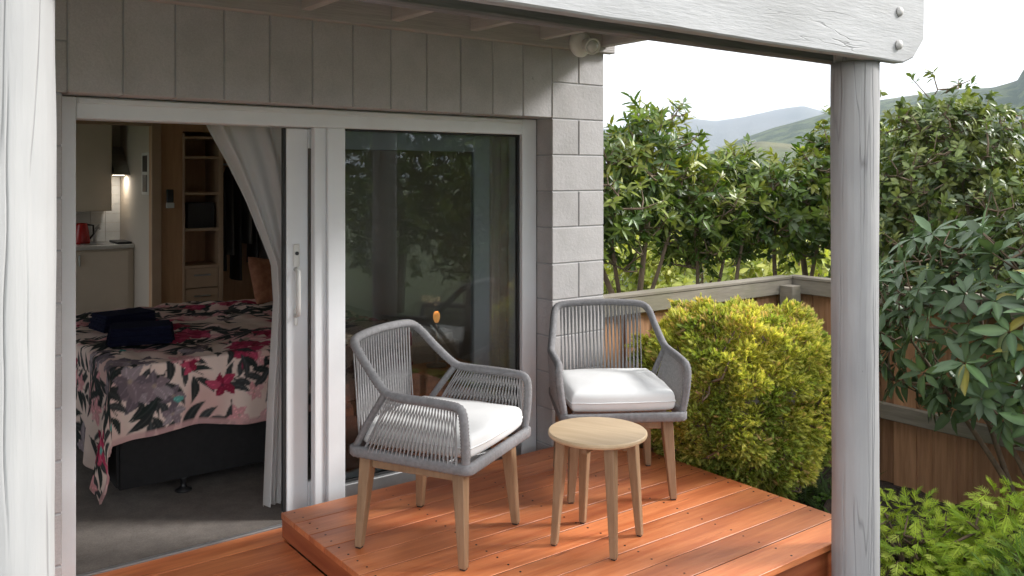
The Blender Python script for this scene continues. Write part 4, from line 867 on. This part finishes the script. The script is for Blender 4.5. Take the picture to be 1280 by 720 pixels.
# rhododendron: the largest leaves each an object
rh = thing('rhododendron', 'large leaved grey green rhododendron overhanging the fence', 'shrub', (4.92, 1.95, -.42))
def rleaf(k):
    rr_ = np.random.default_rng(k); nL = 7; V = []; C = []; dr = .04+.30*rr_.random(); cup = .12+.45*rr_.random(); bow = .10*rr_.standard_normal()
    base = np.array([(.070,.125,.055),(.095,.150,.070),(.060,.110,.052),(.082,.140,.055),(.12,.165,.085),(.066,.105,.056)][k % 6])*rr_.uniform(.8, 1.25)
    if k == 13: base = np.array((.22,.20,.05))
    for i in range(nL):
        t = i/(nL-1); w = .175*math.sin(math.pi*min(1, t**.85))**.75 if 0 < t < 1 else (.012 if t == 0 else .004)
        for s in (-1, 0, 1):
            V.append((s*w + bow*t*t, t, -dr*t*t + abs(s)*w*cup)); C.append(base*1.9 if s == 0 else base)
    F = []
    for i in range(nL-1):
        for s in (0, 1): a = i*3+s; F.append((a, a+1, a+4, a+3))
    return np_mesh('leaf', np.array(V), [np.array(F)], np.array(C), True)
RL = [rleaf(k) for k in range(14)]
for me in RL: me.materials.append(M['rhodo'])
nW = 230; wh = []
tries = 0
while len(wh) < nW and tries < 20000:
    tries += 1
    dd = rdir(1)[0]
    if dd[0] > .3 or dd[2] < -.85: continue
    rr_ = random.uniform(.62, 1.04); p = np.array((0, 0, 1.20)) + dd*np.array((.55,1.0,.60))*rr_
    if p[0] > .34: continue
    if any(np.linalg.norm(p-q[0]) < .092 for q in wh): continue
    wh.append((p, nrm(dd*np.array((1,1,.5)) + np.array((-.1,.05,.45)) + .33*rng.standard_normal(3))))
leaves = []
for p, ax in wh:
    n = random.choice((6,7,8,9)); a0 = random.uniform(0,6.28); ref = nrm(np.cross(ax, (.2,.5,.8))); r2 = np.cross(ax, ref); drp = random.uniform(.0, .55)
    for k in range(n):
        a = a0 + k*2*math.pi/n + random.uniform(-.2,.2); out_ = ref*math.cos(a) + r2*math.sin(a)
        D = nrm(out_ + ax*random.uniform(.05,.7) + np.array((0,0,-drp))); N = nrm(ax + .35*np.array((0,0,1.)) + .30*rng.standard_normal(3)); D = nrm(D + .16*rng.standard_normal(3))
        leaves.append((p + out_*.008, D, N, random.uniform(.09,.165)))
camd = lambda q: np.linalg.norm(q[0] + np.array((4.92,1.95,-.42)) - np.array((0,0,1.6)))
leaves.sort(key=camd)
rest = []
for i, (p, D, N, L) in enumerate(leaves):
    S = nrm(np.cross(D, N)); N2 = np.cross(S, D); mt = Matrix(((S[0]*L, D[0]*L, N2[0]*L, p[0]), (S[1]*L, D[1]*L, N2[1]*L, p[1]), (S[2]*L, D[2]*L, N2[2]*L, p[2]), (0,0,0,1)))
    if i < 300:
        o = bpy.data.objects.new('leaf', RL[(i*5) % 14]); COL.objects.link(o); o.parent = rh; o.matrix_local = mt
    else: rest.append((p, D, N, L))
if rest:
    P = np.array([q[0] for q in rest]); V, tr_, q_, C = leaf_geo(P, np.array([q[1] for q in rest]), np.array([q[2] for q in rest]), np.array([q[3] for q in rest]), np.array([q[3] for q in rest])*.17, np.full(len(rest), .15), np.tile((.08,.13,.062), (len(rest), 1)))
    o = link('foliage', np_mesh('foliage', V, [tr_, q_], C), M['rhodo'], rh); o['kind'] = 'stuff'
branch_mesh([([(0,0,0),(-.08,.1,.35),(-.2,.35,.8),(-.3,.6,1.2)], .022), ([(0,0,0),(.05,-.1,.4),(-.1,-.2,.9),(-.15,-.3,1.5)], .024), ([(0,0,0),(-.1,0,.4),(-.3,.1,.8),(-.4,.15,1.1)], .02), ([(0,.02,0),(.0,.2,.5),(.05,.4,1.0),(0,.5,1.45)], .02)], [p for p, a in wh], 'stems', M['twig'], rh, 1)
# far houses on the hillside
def far_house(label, az, dist, z, w, h, rc, wc):
    x, y = dist*math.sin(R(az)), dist*math.cos(R(az)); t = thing('hillside_house', label, 'house', (x, y, z), R(-az), 'houses on the far hillside')
    MB().box(-w/2, w/2, -w*.3, w*.3, 0, h).build('wall', wc, t)
    MB().add([(-w*.54,-w*.36,h),(w*.54,-w*.36,h),(w*.54,w*.36,h),(-w*.54,w*.36,h),(-w*.5,0,h*1.6),(w*.5,0,h*1.6)], [(0,1,5,4),(2,3,4,5),(0,4,3),(1,2,5),(0,3,2,1)]).build('roof', rc, t)
    for k in (-.3, 0, .3): bbox_obj('window', k*w-w*.07, k*w+w*.07, -w*.3-.06, -w*.3-.001, h*.35, h*.75, M['black'], t, .01)
redroof = surf('red_roof', (.42,.11,.09), rough=.8); palew = surf('pale_render', (.62,.56,.5), rough=.8); greyroof = surf('grey_roof', (.25,.25,.26), rough=.7)
far_house('red roofed house standing on the green hillside', 66.9, 640, 37, 11, 3.2, redroof, palew)
far_house('grey roofed pale house below the mountain skyline', 52.4, 640, 24, 7, 2.4, greyroof, palew)

# ------------------------------------------------------------------ haze: the air between here and the hills
hz = MB().box(-6500, 6500, -6500, 6500, -9, 420).build('haze', None); setp(hz, 'thin pale haze in the air toward the mountains', 'haze', kind='stuff')
mh = bpy.data.materials.new('haze_air'); mh.use_nodes = True; n_ = mh.node_tree.nodes; n_.clear(); oo = n_.new('ShaderNodeOutputMaterial'); pv = n_.new('ShaderNodeVolumePrincipled')
pv.inputs['Color'].default_value = (.70, .82, 1, 1); pv.inputs['Density'].default_value = .00017; pv.inputs['Anisotropy'].default_value = .2
mh.node_tree.links.new(pv.outputs[0], oo.inputs['Volume']); hz.data.materials.append(mh)
